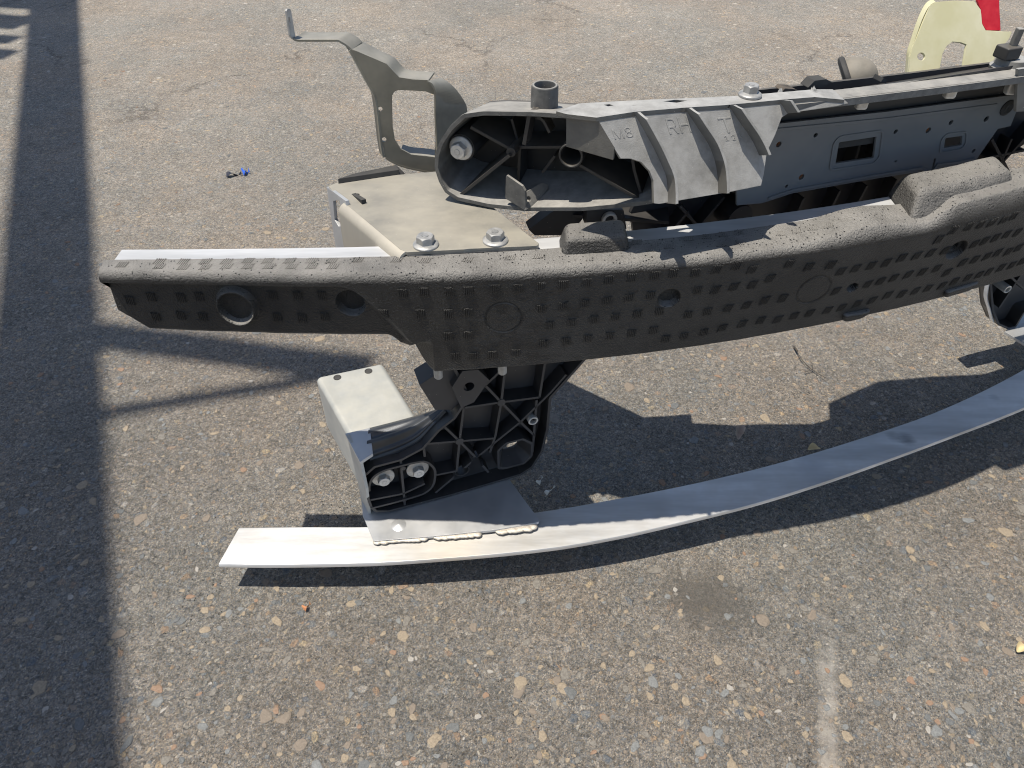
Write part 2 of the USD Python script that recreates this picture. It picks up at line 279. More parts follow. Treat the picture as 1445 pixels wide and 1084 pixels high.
# asphalt
def asphalt():
    N = {'g': ('geometry', {}), 'sep': ('separate_xyz', {}),
         'big': ('noise_texture', {'scale': 2.2, 'detail': 5.0, 'roughness': .6}), 'mid': ('noise_texture', {'scale': 26.0, 'detail': 6.0, 'roughness': .65}),
         'fine': ('noise_texture', {'scale': 420.0, 'detail': 6.0, 'roughness': .85}), 'grit': ('noise_texture', {'scale': 900.0, 'detail': 3.0, 'roughness': .8}),
         'wv': ('noise_texture', {'scale': 60.0, 'detail': 3.0}), 'ws': ('vector_math', {'vector_math_type': 'scale', 'math_type': 'scale', 'scale': .016}), 'wa': ('vector_math', {'math_type': 'add'}),
         'g2': ('noise_texture', {'scale': 150.0, 'detail': 5.0, 'roughness': .8}), 'c1v': ('voronoi_texture', {'scale': 360.0}), 'c1s': ('separate_color', {}), 'c2v': ('voronoi_texture', {'scale': 900.0}), 'c2s': ('separate_color', {}), 'gm': ('math', {'math_type': 'multiply_add', 'value2': .36}), 'gq': ('math', {'math_type': 'multiply', 'value2': .36}), 'gh1': ('math', {'math_type': 'multiply_add', 'value2': .14}), 'gh': ('math', {'math_type': 'multiply_add', 'value2': .16}),
         'base': ('rgb_ramp', {'ramp': [(0.0, (.030, .026, .022)), (.30, (.078, .069, .058)), (.42, (.165, .147, .125)), (.52, (.245, .219, .186)), (.62, (.34, .304, .26)), (.75, (.48, .43, .37)), (1.0, (.60, .55, .48))]}),
         'bigr': ('map_range', {'from_min': .3, 'from_max': .7, 'to_min': .80, 'to_max': 1.12}), 'midr': ('map_range', {'from_min': .3, 'from_max': .7, 'to_min': .86, 'to_max': 1.12}), 'bm': ('math', {'math_type': 'multiply'}),
         'bs': ('vector_math', {'math_type': 'scale'}),
         # small and middling aggregate
         'v1': ('voronoi_texture', {'scale': 170.0, 'randomness': 1.0}), 'v1s': ('separate_color', {}), 'v1d': ('map_range', {'from_min': .30, 'from_max': .42, 'to_min': 1.0, 'to_max': 0.0, 'clamp': True}), 'v1p': ('math', {'math_type': 'greater_than', 'value2': .62}), 'v1m': ('math', {'math_type': 'multiply'}),
         'v2': ('voronoi_texture', {'scale': 75.0, 'randomness': 1.0}), 'v2s': ('separate_color', {}), 'v2d': ('map_range', {'from_min': .26, 'from_max': .36, 'to_min': 1.0, 'to_max': 0.0, 'clamp': True}), 'v2p': ('math', {'math_type': 'greater_than', 'value2': .70}), 'v2m': ('math', {'math_type': 'multiply'}),
         'tone': ('rgb_ramp', {'interpolate': True, 'ramp': [(0, (.17, .175, .18)), (.2, (.24, .25, .25)), (.34, (.25, .215, .17)), (.5, (.42, .34, .24)), (.62, (.33, .23, .15)), (.75, (.29, .27, .24)), (.88, (.38, .33, .27)), (1, (.44, .40, .34))]}),
         'tone2': ('rgb_ramp', {'interpolate': True, 'ramp': [(0, (.16, .17, .18)), (.2, (.25, .255, .25)), (.36, (.24, .21, .17)), (.52, (.44, .35, .23)), (.64, (.35, .24, .16)), (.78, (.27, .25, .22)), (.9, (.36, .32, .27)), (1, (.44, .40, .35))]}),
         'f1': ('math', {'math_type': 'multiply', 'value2': .8}), 'f2': ('math', {'math_type': 'multiply', 'value2': .8}),
         'm1': ('mix_color', {}), 'm2': ('mix_color', {}),
         'gt': ('rgb_ramp', {'interpolate': True, 'ramp': [(0, (.62, .66, .74)), (.3, (.86, .90, .93)), (.5, (1.0, .97, .92)), (.7, (1.12, 1.0, .86)), (.85, (1.26, 1.22, 1.14)), (1, (1.5, 1.44, 1.34))]}), 'gtm': ('vector_math', {'math_type': 'multiply'}),
         'dk': ('voronoi_texture', {'scale': 240.0}), 'dks': ('separate_color', {}), 'dkd': ('math', {'math_type': 'less_than', 'value2': .22}), 'dkp': ('math', {'math_type': 'less_than', 'value2': .12}), 'dkm': ('math', {'math_type': 'multiply'}), 'm3': ('mix_color', {'b': (.045, .040, .035)}),
         'h0': ('math', {'math_type': 'multiply', 'value2': .9}), 'h1': ('math', {'math_type': 'multiply_add', 'value2': .55}), 'h2': ('math', {'math_type': 'multiply_add', 'value2': .25}), 'h3': ('math', {'math_type': 'multiply_add', 'value2': .35}), 'h4': ('math', {'math_type': 'multiply_add', 'value2': -.8}),
         'b': ('bump', {'distance': .0042, 'strength': 1.0, 'filter_width': .12}),
         'p': ('principled_bsdf', {'roughness': .88, 'specular_ior_level': .28})}
    L = [('g.position', x + '.vector') for x in ('big', 'mid', 'fine', 'grit', 'g2', 'wv', 'dk')] + [('g.position', 'sep.vector'),
         ('wv.color', 'ws.vector1'), ('ws.vector', 'wa.vector1'), ('g.position', 'wa.vector2'), ('wa.vector', 'v1.vector'), ('wa.vector', 'v2.vector'),
         ('g.position', 'c1v.vector'), ('g.position', 'c2v.vector'), ('c1v.color', 'c1s.color'), ('c2v.color', 'c2s.color'), ('g2.fac', 'gq.value1'), ('fine.fac', 'gm.value1'), ('gq.value', 'gm.value3'), ('c1s.r', 'gh1.value1'), ('gm.value', 'gh1.value3'), ('c2s.r', 'gh.value1'), ('gh1.value', 'gh.value3'), ('gh.value', 'base.fac'), ('big.fac', 'bigr.value'), ('mid.fac', 'midr.value'), ('bigr.result', 'bm.value1'), ('midr.result', 'bm.value2'), ('base.color', 'bs.vector1'), ('bm.value', 'bs.scale'),
         ('v1.color', 'v1s.color'), ('v1.distance', 'v1d.value'), ('v1s.r', 'v1p.value1'), ('v1d.result', 'v1m.value1'), ('v1p.value', 'v1m.value2'), ('v1s.g', 'tone.fac'),
         ('v2.color', 'v2s.color'), ('v2.distance', 'v2d.value'), ('v2s.r', 'v2p.value1'), ('v2d.result', 'v2m.value1'), ('v2p.value', 'v2m.value2'), ('v2s.g', 'tone2.fac'),
         ('v1m.value', 'f1.value1'), ('v2m.value', 'f2.value1'), ('bs.vector', 'm1.a'), ('tone.color', 'm1.b'), ('f1.value', 'm1.fac'), ('m1.result', 'm2.a'), ('tone2.color', 'm2.b'), ('f2.value', 'm2.fac'),
         ('dk.color', 'dks.color'), ('dk.distance', 'dkd.value1'), ('dks.b', 'dkp.value1'), ('dkd.value', 'dkm.value1'), ('dkp.value', 'dkm.value2'), ('c2s.g', 'gt.fac'), ('m2.result', 'gtm.vector1'), ('gt.color', 'gtm.vector2'), ('gtm.vector', 'm3.a'), ('dkm.value', 'm3.fac'),
         ('gh.value', 'h0.value1'), ('grit.fac', 'h1.value1'), ('h0.value', 'h1.value3'), ('v1m.value', 'h2.value1'), ('h1.value', 'h2.value3'), ('v2m.value', 'h3.value1'), ('h2.value', 'h3.value3'), ('dkm.value', 'h4.value1'), ('h3.value', 'h4.value3'),
         ('h4.value', 'b.height'), ('b.normal', 'p.normal')]
    col = 'm3.result'
    # marks that belong to the ground: a pale worn seam, an oil stain, hairline cracks, a tyre scuff
    N.update({'swn': ('noise_texture', {'scale': 9.0, 'detail': 5.0, 'roughness': .6}), 'swo': ('math', {'math_type': 'multiply_add', 'value2': .022, 'value3': -.011}),
              'sx1': ('math', {'math_type': 'multiply_add', 'value2': -.315, 'value3': -.1987}), 'sx2': ('math', {'math_type': 'add'}), 'sx3': ('math', {'math_type': 'add'}), 'sxa': ('math', {'math_type': 'absolute'}),
              'sxr': ('map_range', {'from_min': .005, 'from_max': .013, 'to_min': .7, 'to_max': 0.0, 'clamp': True}), 'syr': ('map_range', {'from_min': .36, 'from_max': .43, 'to_min': 1.0, 'to_max': .0, 'clamp': True}), 'sm': ('math', {'math_type': 'multiply'}),
              'snb': ('map_range', {'from_min': .38, 'from_max': .56, 'clamp': True}), 'sm2': ('math', {'math_type': 'multiply'}), 'm4': ('mix_color', {'b': (.52, .46, .385)}),
              'ov': ('vector_math', {'math_type': 'distance', 'vector2': tuple(onz(1000, 845, 0.0))}), 'on': ('math', {'math_type': 'multiply_add', 'value2': .05}), 'or': ('map_range', {'from_min': .045, 'from_max': .082, 'to_min': .72, 'to_max': 0.0, 'clamp': True}), 'm5': ('mix_color', {'b': (.125, .108, .088)}),
              'cv': ('voronoi_texture', {'scale': 1.15, 'feature': 'distance_to_edge'}), 'cwn': ('noise_texture', {'scale': 7.0, 'detail': 8.0, 'roughness': .7}), 'cws': ('vector_math', {'math_type': 'scale', 'scale': .35}), 'cwa': ('vector_math', {'math_type': 'add'}),
              'cr': ('map_range', {'from_min': .0, 'from_max': .011, 'to_min': .8, 'to_max': 0.0, 'clamp': True}), 'cn': ('noise_texture', {'scale': 3.0, 'detail': 3.0}), 'cnr': ('map_range', {'from_min': .47, 'from_max': .57, 'clamp': True}), 'cy': ('map_range', {'from_min': 1.1, 'from_max': 1.7, 'to_min': 0.0, 'to_max': 1.0, 'clamp': True}), 'cm': ('math', {'math_type': 'multiply'}), 'cm2': ('math', {'math_type': 'multiply'}), 'm6': ('mix_color', {'b': (.085, .072, .06)}),
              'far': ('map_range', {'from_min': .65, 'from_max': 2.2, 'to_min': 0.0, 'to_max': 1.0, 'clamp': True}), 'far2': ('math', {'math_type': 'multiply_add', 'value2': .24, 'value3': 1.0}), 'm7': ('vector_math', {'math_type': 'scale'}),  # brightening with distance: grazing light scatter put into the colour
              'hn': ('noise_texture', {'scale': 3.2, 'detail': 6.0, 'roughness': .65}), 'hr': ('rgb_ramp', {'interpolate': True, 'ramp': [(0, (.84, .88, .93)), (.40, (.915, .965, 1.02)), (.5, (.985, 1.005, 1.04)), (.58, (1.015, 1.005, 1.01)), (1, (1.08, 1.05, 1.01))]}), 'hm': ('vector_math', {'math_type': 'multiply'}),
              'pv': ('voronoi_texture', {'scale': 42.0}), 'pvs': ('separate_color', {}), 'pvd': ('map_range', {'from_min': .14, 'from_max': .26, 'to_min': 1.0, 'to_max': 0.0, 'clamp': True}), 'pvp': ('math', {'math_type': 'greater_than', 'value2': .74}), 'pvm': ('math', {'math_type': 'multiply'}), 'pvf': ('math', {'math_type': 'multiply'}), 'pvg': ('math', {'math_type': 'multiply', 'value2': .75}), 'm8': ('mix_color', {}), 'ptone': ('rgb_ramp', {'interpolate': True, 'ramp': [(0, (.17, .165, .155)), (.3, (.26, .24, .21)), (.6, (.40, .355, .29)), (1, (.50, .46, .40))]}),
              'pit': ('noise_texture', {'scale': 34.0, 'detail': 7.0, 'roughness': .75}), 'pitr': ('map_range', {'from_min': .62, 'from_max': .70, 'to_min': 0.0, 'to_max': .6, 'clamp': True}), 'pitm': ('math', {'math_type': 'multiply'}), 'm9': ('mix_color', {'b': (.11, .096, .08)})})
    L += [('g.position', 'swn.vector'), ('swn.fac', 'swo.value1'), ('sep.y', 'sx1.value1'), ('sep.x', 'sx2.value1'), ('sx1.value', 'sx2.value2'), ('sx2.value', 'sx3.value1'), ('swo.value', 'sx3.value2'), ('sx3.value', 'sxa.value1'), ('sxa.value', 'sxr.value'),
          ('sep.y', 'syr.value'), ('sxr.result', 'sm.value1'), ('syr.result', 'sm.value2'), ('mid.fac', 'snb.value'), ('sm.value', 'sm2.value1'), ('snb.result', 'sm2.value2'), (col, 'm4.a'), ('sm2.value', 'm4.fac'),
          ('g.position', 'ov.vector1'), ('mid.fac', 'on.value1'), ('ov.value', 'on.value3'), ('on.value', 'or.value'), ('m4.result', 'm5.a'), ('or.result', 'm5.fac'),
          ('g.position', 'cwn.vector'), ('cwn.color', 'cws.vector1'), ('cws.vector', 'cwa.vector1'), ('g.position', 'cwa.vector2'), ('cwa.vector', 'cv.vector'), ('cv.distance', 'cr.value'), ('g.position', 'cn.vector'), ('cn.fac', 'cnr.value'), ('cr.result', 'cm.value1'), ('cnr.result', 'cm.value2'),
          ('sep.y', 'cy.value'), ('cm.value', 'cm2.value1'), ('cy.result', 'cm2.value2'), ('m5.result', 'm6.a'), ('cm2.value', 'm6.fac'),
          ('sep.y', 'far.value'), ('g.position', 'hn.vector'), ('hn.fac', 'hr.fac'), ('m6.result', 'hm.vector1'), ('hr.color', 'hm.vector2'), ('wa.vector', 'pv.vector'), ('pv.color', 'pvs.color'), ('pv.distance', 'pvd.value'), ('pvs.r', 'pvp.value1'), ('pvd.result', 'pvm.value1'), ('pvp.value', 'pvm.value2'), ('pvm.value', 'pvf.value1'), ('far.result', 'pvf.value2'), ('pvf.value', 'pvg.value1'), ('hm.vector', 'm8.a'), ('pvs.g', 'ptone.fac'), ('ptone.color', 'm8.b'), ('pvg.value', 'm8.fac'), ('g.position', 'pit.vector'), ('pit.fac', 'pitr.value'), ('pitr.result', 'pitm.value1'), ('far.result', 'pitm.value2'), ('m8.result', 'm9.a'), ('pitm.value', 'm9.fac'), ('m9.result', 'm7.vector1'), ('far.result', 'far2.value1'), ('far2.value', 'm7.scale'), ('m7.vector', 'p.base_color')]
    N['ws'] = ('vector_math', {'math_type': 'scale', 'scale': .016})
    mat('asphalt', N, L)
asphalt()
def stone_mat(name, a, b):
    mat(name, {'g': ('geometry', {}), 'n': ('noise_texture', {'scale': 480.0, 'detail': 6.0, 'roughness': .8}), 'r': ('map_range', {'from_min': .36, 'from_max': .64, 'clamp': True}), 'c': ('mix_color', {'a': a, 'b': b}),
               'i': ('hsv', {'saturation': 1.0}), 'iv': ('map_range', {'to_min': .72, 'to_max': 1.25}), 'nf': ('noise_texture', {'scale': 700.0, 'detail': 3.0}), 'bp': ('bump', {'distance': .0006, 'filter_width': .2}), 'p': ('principled_bsdf', {'roughness': .72, 'specular_ior_level': .35})},
        [('g.position', 'n.vector'), ('n.fac', 'r.value'), ('r.result', 'c.fac'), ('g.random_per_island', 'iv.value'), ('iv.result', 'i.value'), ('c.result', 'i.color'), ('i.color', 'p.base_color'), ('g.position', 'nf.vector'), ('nf.fac', 'bp.height'), ('bp.normal', 'p.normal')])
STONES = {'stone_tan': ((.27, .215, .15), (.44, .355, .25)), 'stone_grey': ((.17, .172, .165), (.30, .30, .285)), 'stone_slate': ((.12, .123, .12), (.215, .215, .205)), 'stone_brown': ((.22, .18, .14), (.31, .25, .19)),
          'stone_rust': ((.27, .17, .11), (.37, .25, .17)), 'stone_pale': ((.36, .33, .28), (.48, .44, .39)), 'stone_drab': ((.17, .152, .128), (.31, .28, .235))}
for k, (a, b) in STONES.items(): stone_mat(k, a, b)

# ---------------------------------------------------------------- ground
ground = thing('asphalt_ground', 'worn grey brown asphalt with exposed stones lying under everything', 'asphalt', kind='structure')
def ground_z(x, y):
    p = np.stack([np.asarray(x) * 9, np.asarray(y) * 9, np.zeros_like(np.asarray(x, float))], -1)
    fade = np.clip((4.0 - np.hypot(x, y)) / 1.5, 0, 1)
    return (meshkit.fbm(p, 4, 3) - .5) * .006 * fade - .002
def axis_pts(fine, step, far):
    out = list(np.arange(fine[0], fine[1] + 1e-9, step)); d = step
    while out[-1] < far: d *= 1.5; out.append(out[-1] + d)
    d = step
    while out[0] > -far: d *= 1.5; out.insert(0, out[0] - d)
    return np.array(out)
gx, gy = axis_pts((-2.0, 2.0), .012, 150), axis_pts((0.0, 3.0), .012, 150)
X, Y = np.meshgrid(gx, gy); gv = np.stack([X, Y, ground_z(X, Y)], -1).reshape(-1, 3)
ii = np.arange(len(gx) * len(gy)).reshape(len(gy), len(gx))
gf = np.vstack([np.stack([ii[:-1, :-1], ii[:-1, 1:], ii[1:, 1:]], -1).reshape(-1, 3), np.stack([ii[:-1, :-1], ii[1:, 1:], ii[1:, :-1]], -1).reshape(-1, 3)])
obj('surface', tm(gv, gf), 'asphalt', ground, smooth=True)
def chip(x, y, r, seed):
    q = np.random.default_rng(seed); n = q.integers(8, 13); a = np.linspace(0, 2 * np.pi, n, endpoint=False) + q.uniform(-.42, .42, n) * 2 * np.pi / n
    rr = r * q.uniform(.80, 1.10, n) * (1 + .16 * np.cos(2 * a + q.uniform(0, 6)) + .10 * np.cos(3 * a + q.uniform(0, 6))); el, th = q.uniform(.5, 1.0), q.uniform(0, np.pi)
    p = np.stack([rr * np.cos(a), rr * np.sin(a) * el], -1); p = p @ np.array([[math.cos(th), math.sin(th)], [-math.sin(th), math.cos(th)]])
    h = min(.0012, r * .13) * q.uniform(.35, 1.0); z = float(ground_z(np.array([x]), np.array([y]))[0])
    v = np.vstack([np.column_stack([p, np.full(n, -.004)]), np.column_stack([p * .97, np.full(n, h * .35)]), np.column_stack([p * .72, h * q.uniform(.75, 1.15, n)]), [[0, 0, h]]])
    f = []
    for k in range(2):
        for i in range(n):
            j = (i + 1) % n; f += [(k*n+i, k*n+j, (k+1)*n+j), (k*n+i, (k+1)*n+j, (k+1)*n+i)]
    f += [(2*n+i, 2*n+(i+1) % n, 3*n) for i in range(n)]
    return tm(v + [x, y, z + .0003], f)
names = list(STONES); wts = np.array([.22, .17, .12, .19, .07, .05, .18])
cand = []
for k in range(4200):                              # stones show where the binder has worn off; only those the picture reaches
    y = .24 + 1.9 * rng.random() ** 1.5; x = rng.uniform(-1.05, 1.05) * (.35 + y * .75)
    r = float(np.clip(rng.lognormal(math.log(.0030), .42), .0016, .0105))
    d = y * CP + CAM_H * SP; nm_ = names[rng.choice(7, p=wts / wts.sum())]; r = min(r, .0036) if nm_ == 'stone_pale' else min(r, .0062) if nm_ == 'stone_rust' else r
    cand.append((r / d * min(1, CAM_H / math.hypot(y, CAM_H) + .2), x, y, r, nm_, k))
cand.sort(reverse=True)
for c in cand[:290]: obj('stone', chip(*c[1:4], c[5]), c[4], ground, smooth=False)
for nm in names:
    ms = [chip(*c[1:4], c[5]) for c in cand[290:] if c[4] == nm]
    obj('stone_chips', cat(*ms), nm, ground, smooth=False, kind='stuff')

# ---------------------------------------------------------------- overhead steel frame beside the camera: its shadow crosses the left of the picture
GZ = 3.0
def overhead(x, y, z=GZ): return np.array([x - SUN_A * z, y - SUN_B * z, z])
def bar(p, q, w, h, up=(0, 0, 1)):
    p, q = np.asarray(p, float), np.asarray(q, float); d = q - p; L = np.linalg.norm(d); d /= L
    s = np.cross(d, up); s /= np.linalg.norm(s); t = np.cross(s, d)
    B = [p + s*a*w/2 + t*b*h/2 for a, b in ((-1, -1), (1, -1), (1, 1), (-1, 1))]
    return hexa(np.array(B), np.array(B) + d * L)
g0 = onz(160, 1084, 0.0); gd = np.array([-.411, .9117, 0.0]); gs = np.array([.9117, .411, 0])
c0 = g0 - gs * .063
gan = thing('gantry_frame', 'tall grey steel gantry frame whose shadow falls along the left', 'gantry', base=(c0[0] - .75, c0[1], 0))
A0, A1 = c0 - gd * 3.0, c0 + gd * 7.0
obj('beam', bar(overhead(*A0[:2]), overhead(*A1[:2]), .126, .10), 'gantry_paint', gan)
for P in (A0 + gd * .1, A1 - gd * .1):
    o = overhead(*P[:2], GZ - .05); obj('post', bar([o[0], o[1], -.02], o - [0, 0, .002], .12, .12, up=(0, 1, 0)), 'gantry_paint', gan)
tip = onz(520, 520, 0.0)
for px, w in (((60, 462), .062), ((60, 596), .026)):
    obj('brace', bar(overhead(*tip[:2], GZ + .06 + w), overhead(*onz(*px, 0.0)[:2], GZ + .06 + w), w, .03), 'gantry_paint', gan)
for (x1, y1, w) in ((60, 6, .11), (60, 29, .075), (26, 37, .05), (20, 56, .07), (14, 77, .08)):
    a, b = onz(x1, y1, 0.0), onz(-160, y1 - 16, 0.0)
    obj('slat', bar(overhead(*a[:2], GZ - .09), overhead(*b[:2], GZ - .09), w, .02), 'gantry_paint', gan)
e = overhead(*onz(-150, 30, 0.0)[:2], GZ - .125); obj('slat_rail', bar(e - [.4, .9, 0], e + [-.25, 1.0, 0], .06, .04), 'gantry_paint', gan)
e2 = overhead(*onz(-150, 20, 0.0)[:2], GZ)

# ================================================================ the car's front-end assembly
asm = thing('car_front_assembly', 'dismantled car front frame with black foam bumper absorber and aluminium rails, standing on asphalt', 'car bumper', base=(.1, .55, 0))
XS = np.linspace(-.3275, .80, 1130)
# ---- foam absorber
TILT = .03
def zridge(x): return .375 + TILT * (np.asarray(x) + .32) * .8
def zbot(x): return .275 + TILT * (np.asarray(x) + .32) * .8
def px_curve(pts, zf):
    pts = np.asarray(pts, float); z = np.full(len(pts), .37)
    for _ in range(8):
        P = onz(pts[:, 0], pts[:, 1], z); z = zf(P[:, 0])
    return P
from scipy.interpolate import PchipInterpolator, UnivariateSpline
def fit(P, x, s=2e-5):
    o = np.argsort(P[:, 0]); return UnivariateSpline(P[o, 0], P[o, 1], k=3, s=s)(x)
ridge = px_curve([(152, 394), (280, 396), (400, 397), (600, 398), (690, 397), (760, 393), (860, 384), (959, 375), (1063, 365), (1148, 357), (1244, 342), (1304, 330), (1380, 311), (1445, 293), (1600, 243), (1750, 188)], lambda x: zridge(x) - .0075)
low = px_curve([(160, 530), (400, 530), (610, 526), (700, 522), (800, 512), (870, 505), (960, 493), (1100, 468), (1250, 440), (1350, 415), (1445, 388), (1600, 338), (1750, 285)], zbot)
rear = px_curve([(160, 367), (400, 363), (560, 362), (690, 358), (760, 353), (880, 341), (1000, 327), (1100, 316), (1240, 296), (1340, 274), (1445, 250), (1600, 205), (1750, 155)], zridge)
YR, YB, YT = fit(ridge, XS), fit(low, XS), fit(rear, XS)
ZR, ZB = zridge(XS), zbot(XS)
sm = lambda a, b, x: (lambda t: t * t * (3 - 2 * t))(np.clip((np.asarray(x, float) - a) / (b - a), 0, 1))
# arm (left) is shallower in height and its face is set back under the ridge
def arm_edge(z): return -.146 + .058 * np.clip((.372 - z) / .058, 0, 1) ** .6
ztop_b = ZR.copy()
arm_low = np.where(XS < -.105, .3135, .3135 + (ZB - .3135) * sm(-.106, -.070, XS))
arm_low = np.where(XS < -.306, np.maximum(arm_low, .3135 + (-.306 - XS) / .0215 * .0165), arm_low)
NP_TOP, NP_RND, NP_FACE, NP_B, NP_BOT = 26, 14, 110, 8, 14
rows = []
lip = .010
for part, n in (('top', NP_TOP), ('rnd', NP_RND), ('face', NP_FACE), ('brnd', NP_B), ('bot', NP_BOT)):
    for k in range(n):
        t = k / n
        R = .0085; rb = .003
        yf0 = YR; zf1 = arm_low
        if part == 'top': y = YT + (yf0 + R - YT) * t; z = ZR + 0 * XS - .0015 * t
        elif part == 'rnd':
            a = t * math.pi / 2; y = yf0 + R - R * math.sin(a); z = ZR - .0015 - R + R * math.cos(a)
        else:
            za = ZR - .0015 - R; zb = zf1 + rb
            if part == 'face': z = za + (zb - za) * t
            elif part == 'brnd': a = t * math.pi / 2; z = zf1 + rb - rb * math.sin(a)
            else: z = zf1 + 0 * XS
            f = np.clip((za - z) / (ZR - ZB), 0, 1); y = yf0 + (YB - yf0) * f
            if part == 'brnd': y = y + rb * (1 - math.cos(t * math.pi / 2))
            if part == 'bot': y = y + rb + .045 * t
        rows.append(np.stack([XS, y, z], -1))
G = np.array(rows)                                                     # rows x columns x 3
nr, nc = G.shape[:2]
isface = np.zeros(nr, bool); isface[NP_TOP + NP_RND - 2: NP_TOP + NP_RND + NP_FACE + NP_B] = True
Xg, Zg = G[..., 0], G[..., 2]
ARM_D = .0105
dep = ARM_D * (1 - sm(-.006, .006, Xg - arm_edge(Zg))) * sm(0, .009, (ZR - .0100)[None] - Zg)  # recess of the arm face
low_end = np.clip(-.066 - Xg, 0, .026) * 1.35 * (1 - sm(.309, .318, Zg + .35 * np.clip(-.066 - Xg, 0, .05)))       # slanted end of the deeper part
dep = np.maximum(dep, low_end)
tilt_in = 0.0
def front(u, v):                                                       # where a pixel falls on the face
    d = ray(u, v); y = .5
    for _ in range(12):
        t = y / d[1]; p = EYE + d * t; f = np.clip((zridge(p[0]) - .0100 - p[2]) / .1, 0, 1)
        y = np.interp(p[0], XS, YR) * (1 - f) + np.interp(p[0], XS, YB) * f
        if p[0] < -.12: y += ARM_D
    return p
def ringdist(u, v):
    c = front(u, v); return np.hypot((Xg - c[0]) * 1.03, Zg - c[2])
# boss with a raised rim and a cupped middle
d = ringdist(335, 430); R0 = .0165
dep = dep - .0066 * (1 - sm(R0 - .0007, R0 + .0007, d)) + .0064 * (1 - sm(R0 - .0032, R0 - .0020, d))
d = ringdist(495, 428); dep = dep + .0075 * (1 - sm(.0112, .0122, d))     # round hole
d = ringdist(710, 448); dep = dep + .0011 * np.exp(-((d - .0150) / .0008) ** 2)
d = ringdist(944, 421); dep = dep + .007 * (1 - sm(.0082, .0096, d))
d = ringdist(1148, 409); dep = dep + .0011 * np.exp(-((d - .0150) / .0008) ** 2)
d = ringdist(1203, 406); dep = dep + .008 * (1 - sm(.0040, .0050, d))
d = ringdist(1350, 353); dep = dep + .006 * (1 - sm(.0085, .0100, d)) + .010 * (1 - sm(.0030, .0042, np.hypot(d, 0)))
nz = (meshkit.fbm(np.stack([Xg * 60, Zg * 60, G[..., 1] * 60], -1), 4, 5) - .5) * .0012
G[isface, :, 1] += dep[isface]; G[..., 1] += nz
for k in range(NP_BOT): G[nr - NP_BOT + k, :, 1] += dep[nr - NP_BOT - 1] * (1 - k / NP_BOT)
# soft dents and humps along the top
tr = slice(0, NP_TOP + NP_RND)
wob = (meshkit.fbm(np.stack([Xg[tr] * 14, G[tr][..., 1] * 40, Zg[tr] * 0], -1), 3, 9) - .5) * .0035 * sm(.10, .2, Xg[tr])
hump = .011 * sm(.338, .372, Xg[tr]) + .005 * np.exp(-((Xg[tr] - .285) / .03) ** 2)
edgew = np.r_[np.ones(NP_TOP), np.linspace(1, .0, NP_RND)][:, None]
G[tr, :, 2] += (wob + hump) * edgew
back = G[-1].copy(); back[:, 2] = arm_low + .001
rr = np.vstack([G.reshape(-1, 3), np.stack([XS, YT + .001, ZR - .012], -1), np.stack([XS, YT + .006, arm_low + .004], -1)])
idx = np.arange((nr) * nc).reshape(nr, nc)
F = np.vstack([np.stack([idx[:-1, :-1], idx[1:, :-1], idx[1:, 1:]], -1).reshape(-1, 3), np.stack([idx[:-1, :-1], idx[1:, 1:], idx[:-1, 1:]], -1).reshape(-1, 3)])
i1, i2 = np.arange(nc) + nr * nc, np.arange(nc) + nr * nc + nc
q = lambda a, b: np.vstack([np.stack([a[:-1], b[:-1], b[1:]], -1), np.stack([a[:-1], b[1:], a[1:]], -1)])
F = np.vstack([F, q(idx[-1], i2), q(i2, i1), q(i1, idx[0])])
loop0 = list(idx[:, 0]) + [i2[0], i1[0]]; loop1 = list(idx[:, -1]) + [i2[-1], i1[-1]]
cen = np.array([rr[loop0].mean(0), rr[loop1].mean(0)]); n0 = len(rr); rr = np.vstack([rr, cen])
F = np.vstack([F, [(loop0[i], n0, loop0[(i + 1) % len(loop0)]) for i in range(len(loop0))], [(loop1[i], loop1[(i + 1) % len(loop1)], n0 + 1) for i in range(len(loop1))]])
ft = tm(rr, F)
if ft.face_normals[np.argmax(np.abs(ft.triangles_center[:, 0]) < .01)][2] < 0 and ft.face_normals[5][2] < 0: ft = tm(rr, F[:, ::-1])
foam = obj('foam_absorber', ft, 'foam', asm, label='long black moulded foam absorber with round bosses and hatched marks', smooth=50)
def on_foam_frame(x):
    y = np.interp(x, XS, YR); s = (np.interp(x + .01, XS, YR) - np.interp(x - .01, XS, YR)) / .02
    return y, math.atan(s)
def foam_block(x0, x1, y_off, depth, z0, h, r, name, label=None, m='foam', flare=0.0, ffront=1.0):
    """rounded block that follows the foam's plan curve."""
    b = rbox((x1 - x0, depth, h), r, 4).refine_to_length(.006); t = m2t(b); v = t.vertices.copy(); xc = (x0 + x1) / 2; fl_ = flare * (.5 - v[:, 2] / h); v[:, 0] += np.sign(v[:, 0]) * fl_ * np.minimum(np.abs(v[:, 0]) / .01, 1); v[:, 1] += np.where(v[:, 1] < 0, -1, .4) * fl_ * np.minimum(np.abs(v[:, 1]) / .006, 1) * ffront
    X_ = v[:, 0] + xc; y = np.interp(X_, XS, YR)
    P = np.stack([X_, y + y_off + v[:, 1], z0 + TILT * .8 * (X_ + .32) + v[:, 2]], -1)
    P[:, 1] += (meshkit.fbm(P * 70, 3, 2) - .5) * .002; P[:, 2] += (meshkit.fbm(P * 60, 3, 4) - .5) * .002
    return obj(name, tm(P, t.faces), m, foam, label=label, smooth=60)
foam_block(.043, .090, .036, .026, .3765, .021, .0045, 'raised_block', 'small raised foam block near the plate', flare=.006)
foam_block(.336, .428, .042, .032, .3805, .024, .0055, 'raised_block', 'wide raised foam block towards the right', flare=.009, ffront=2.0)
for a, b in ((.030, .098), (.285, .335), (.39, .45)): foam_block(a + .01, b - .01, .021, .030, .2800, .012, .004, 'bottom_tab', flare=-.006)
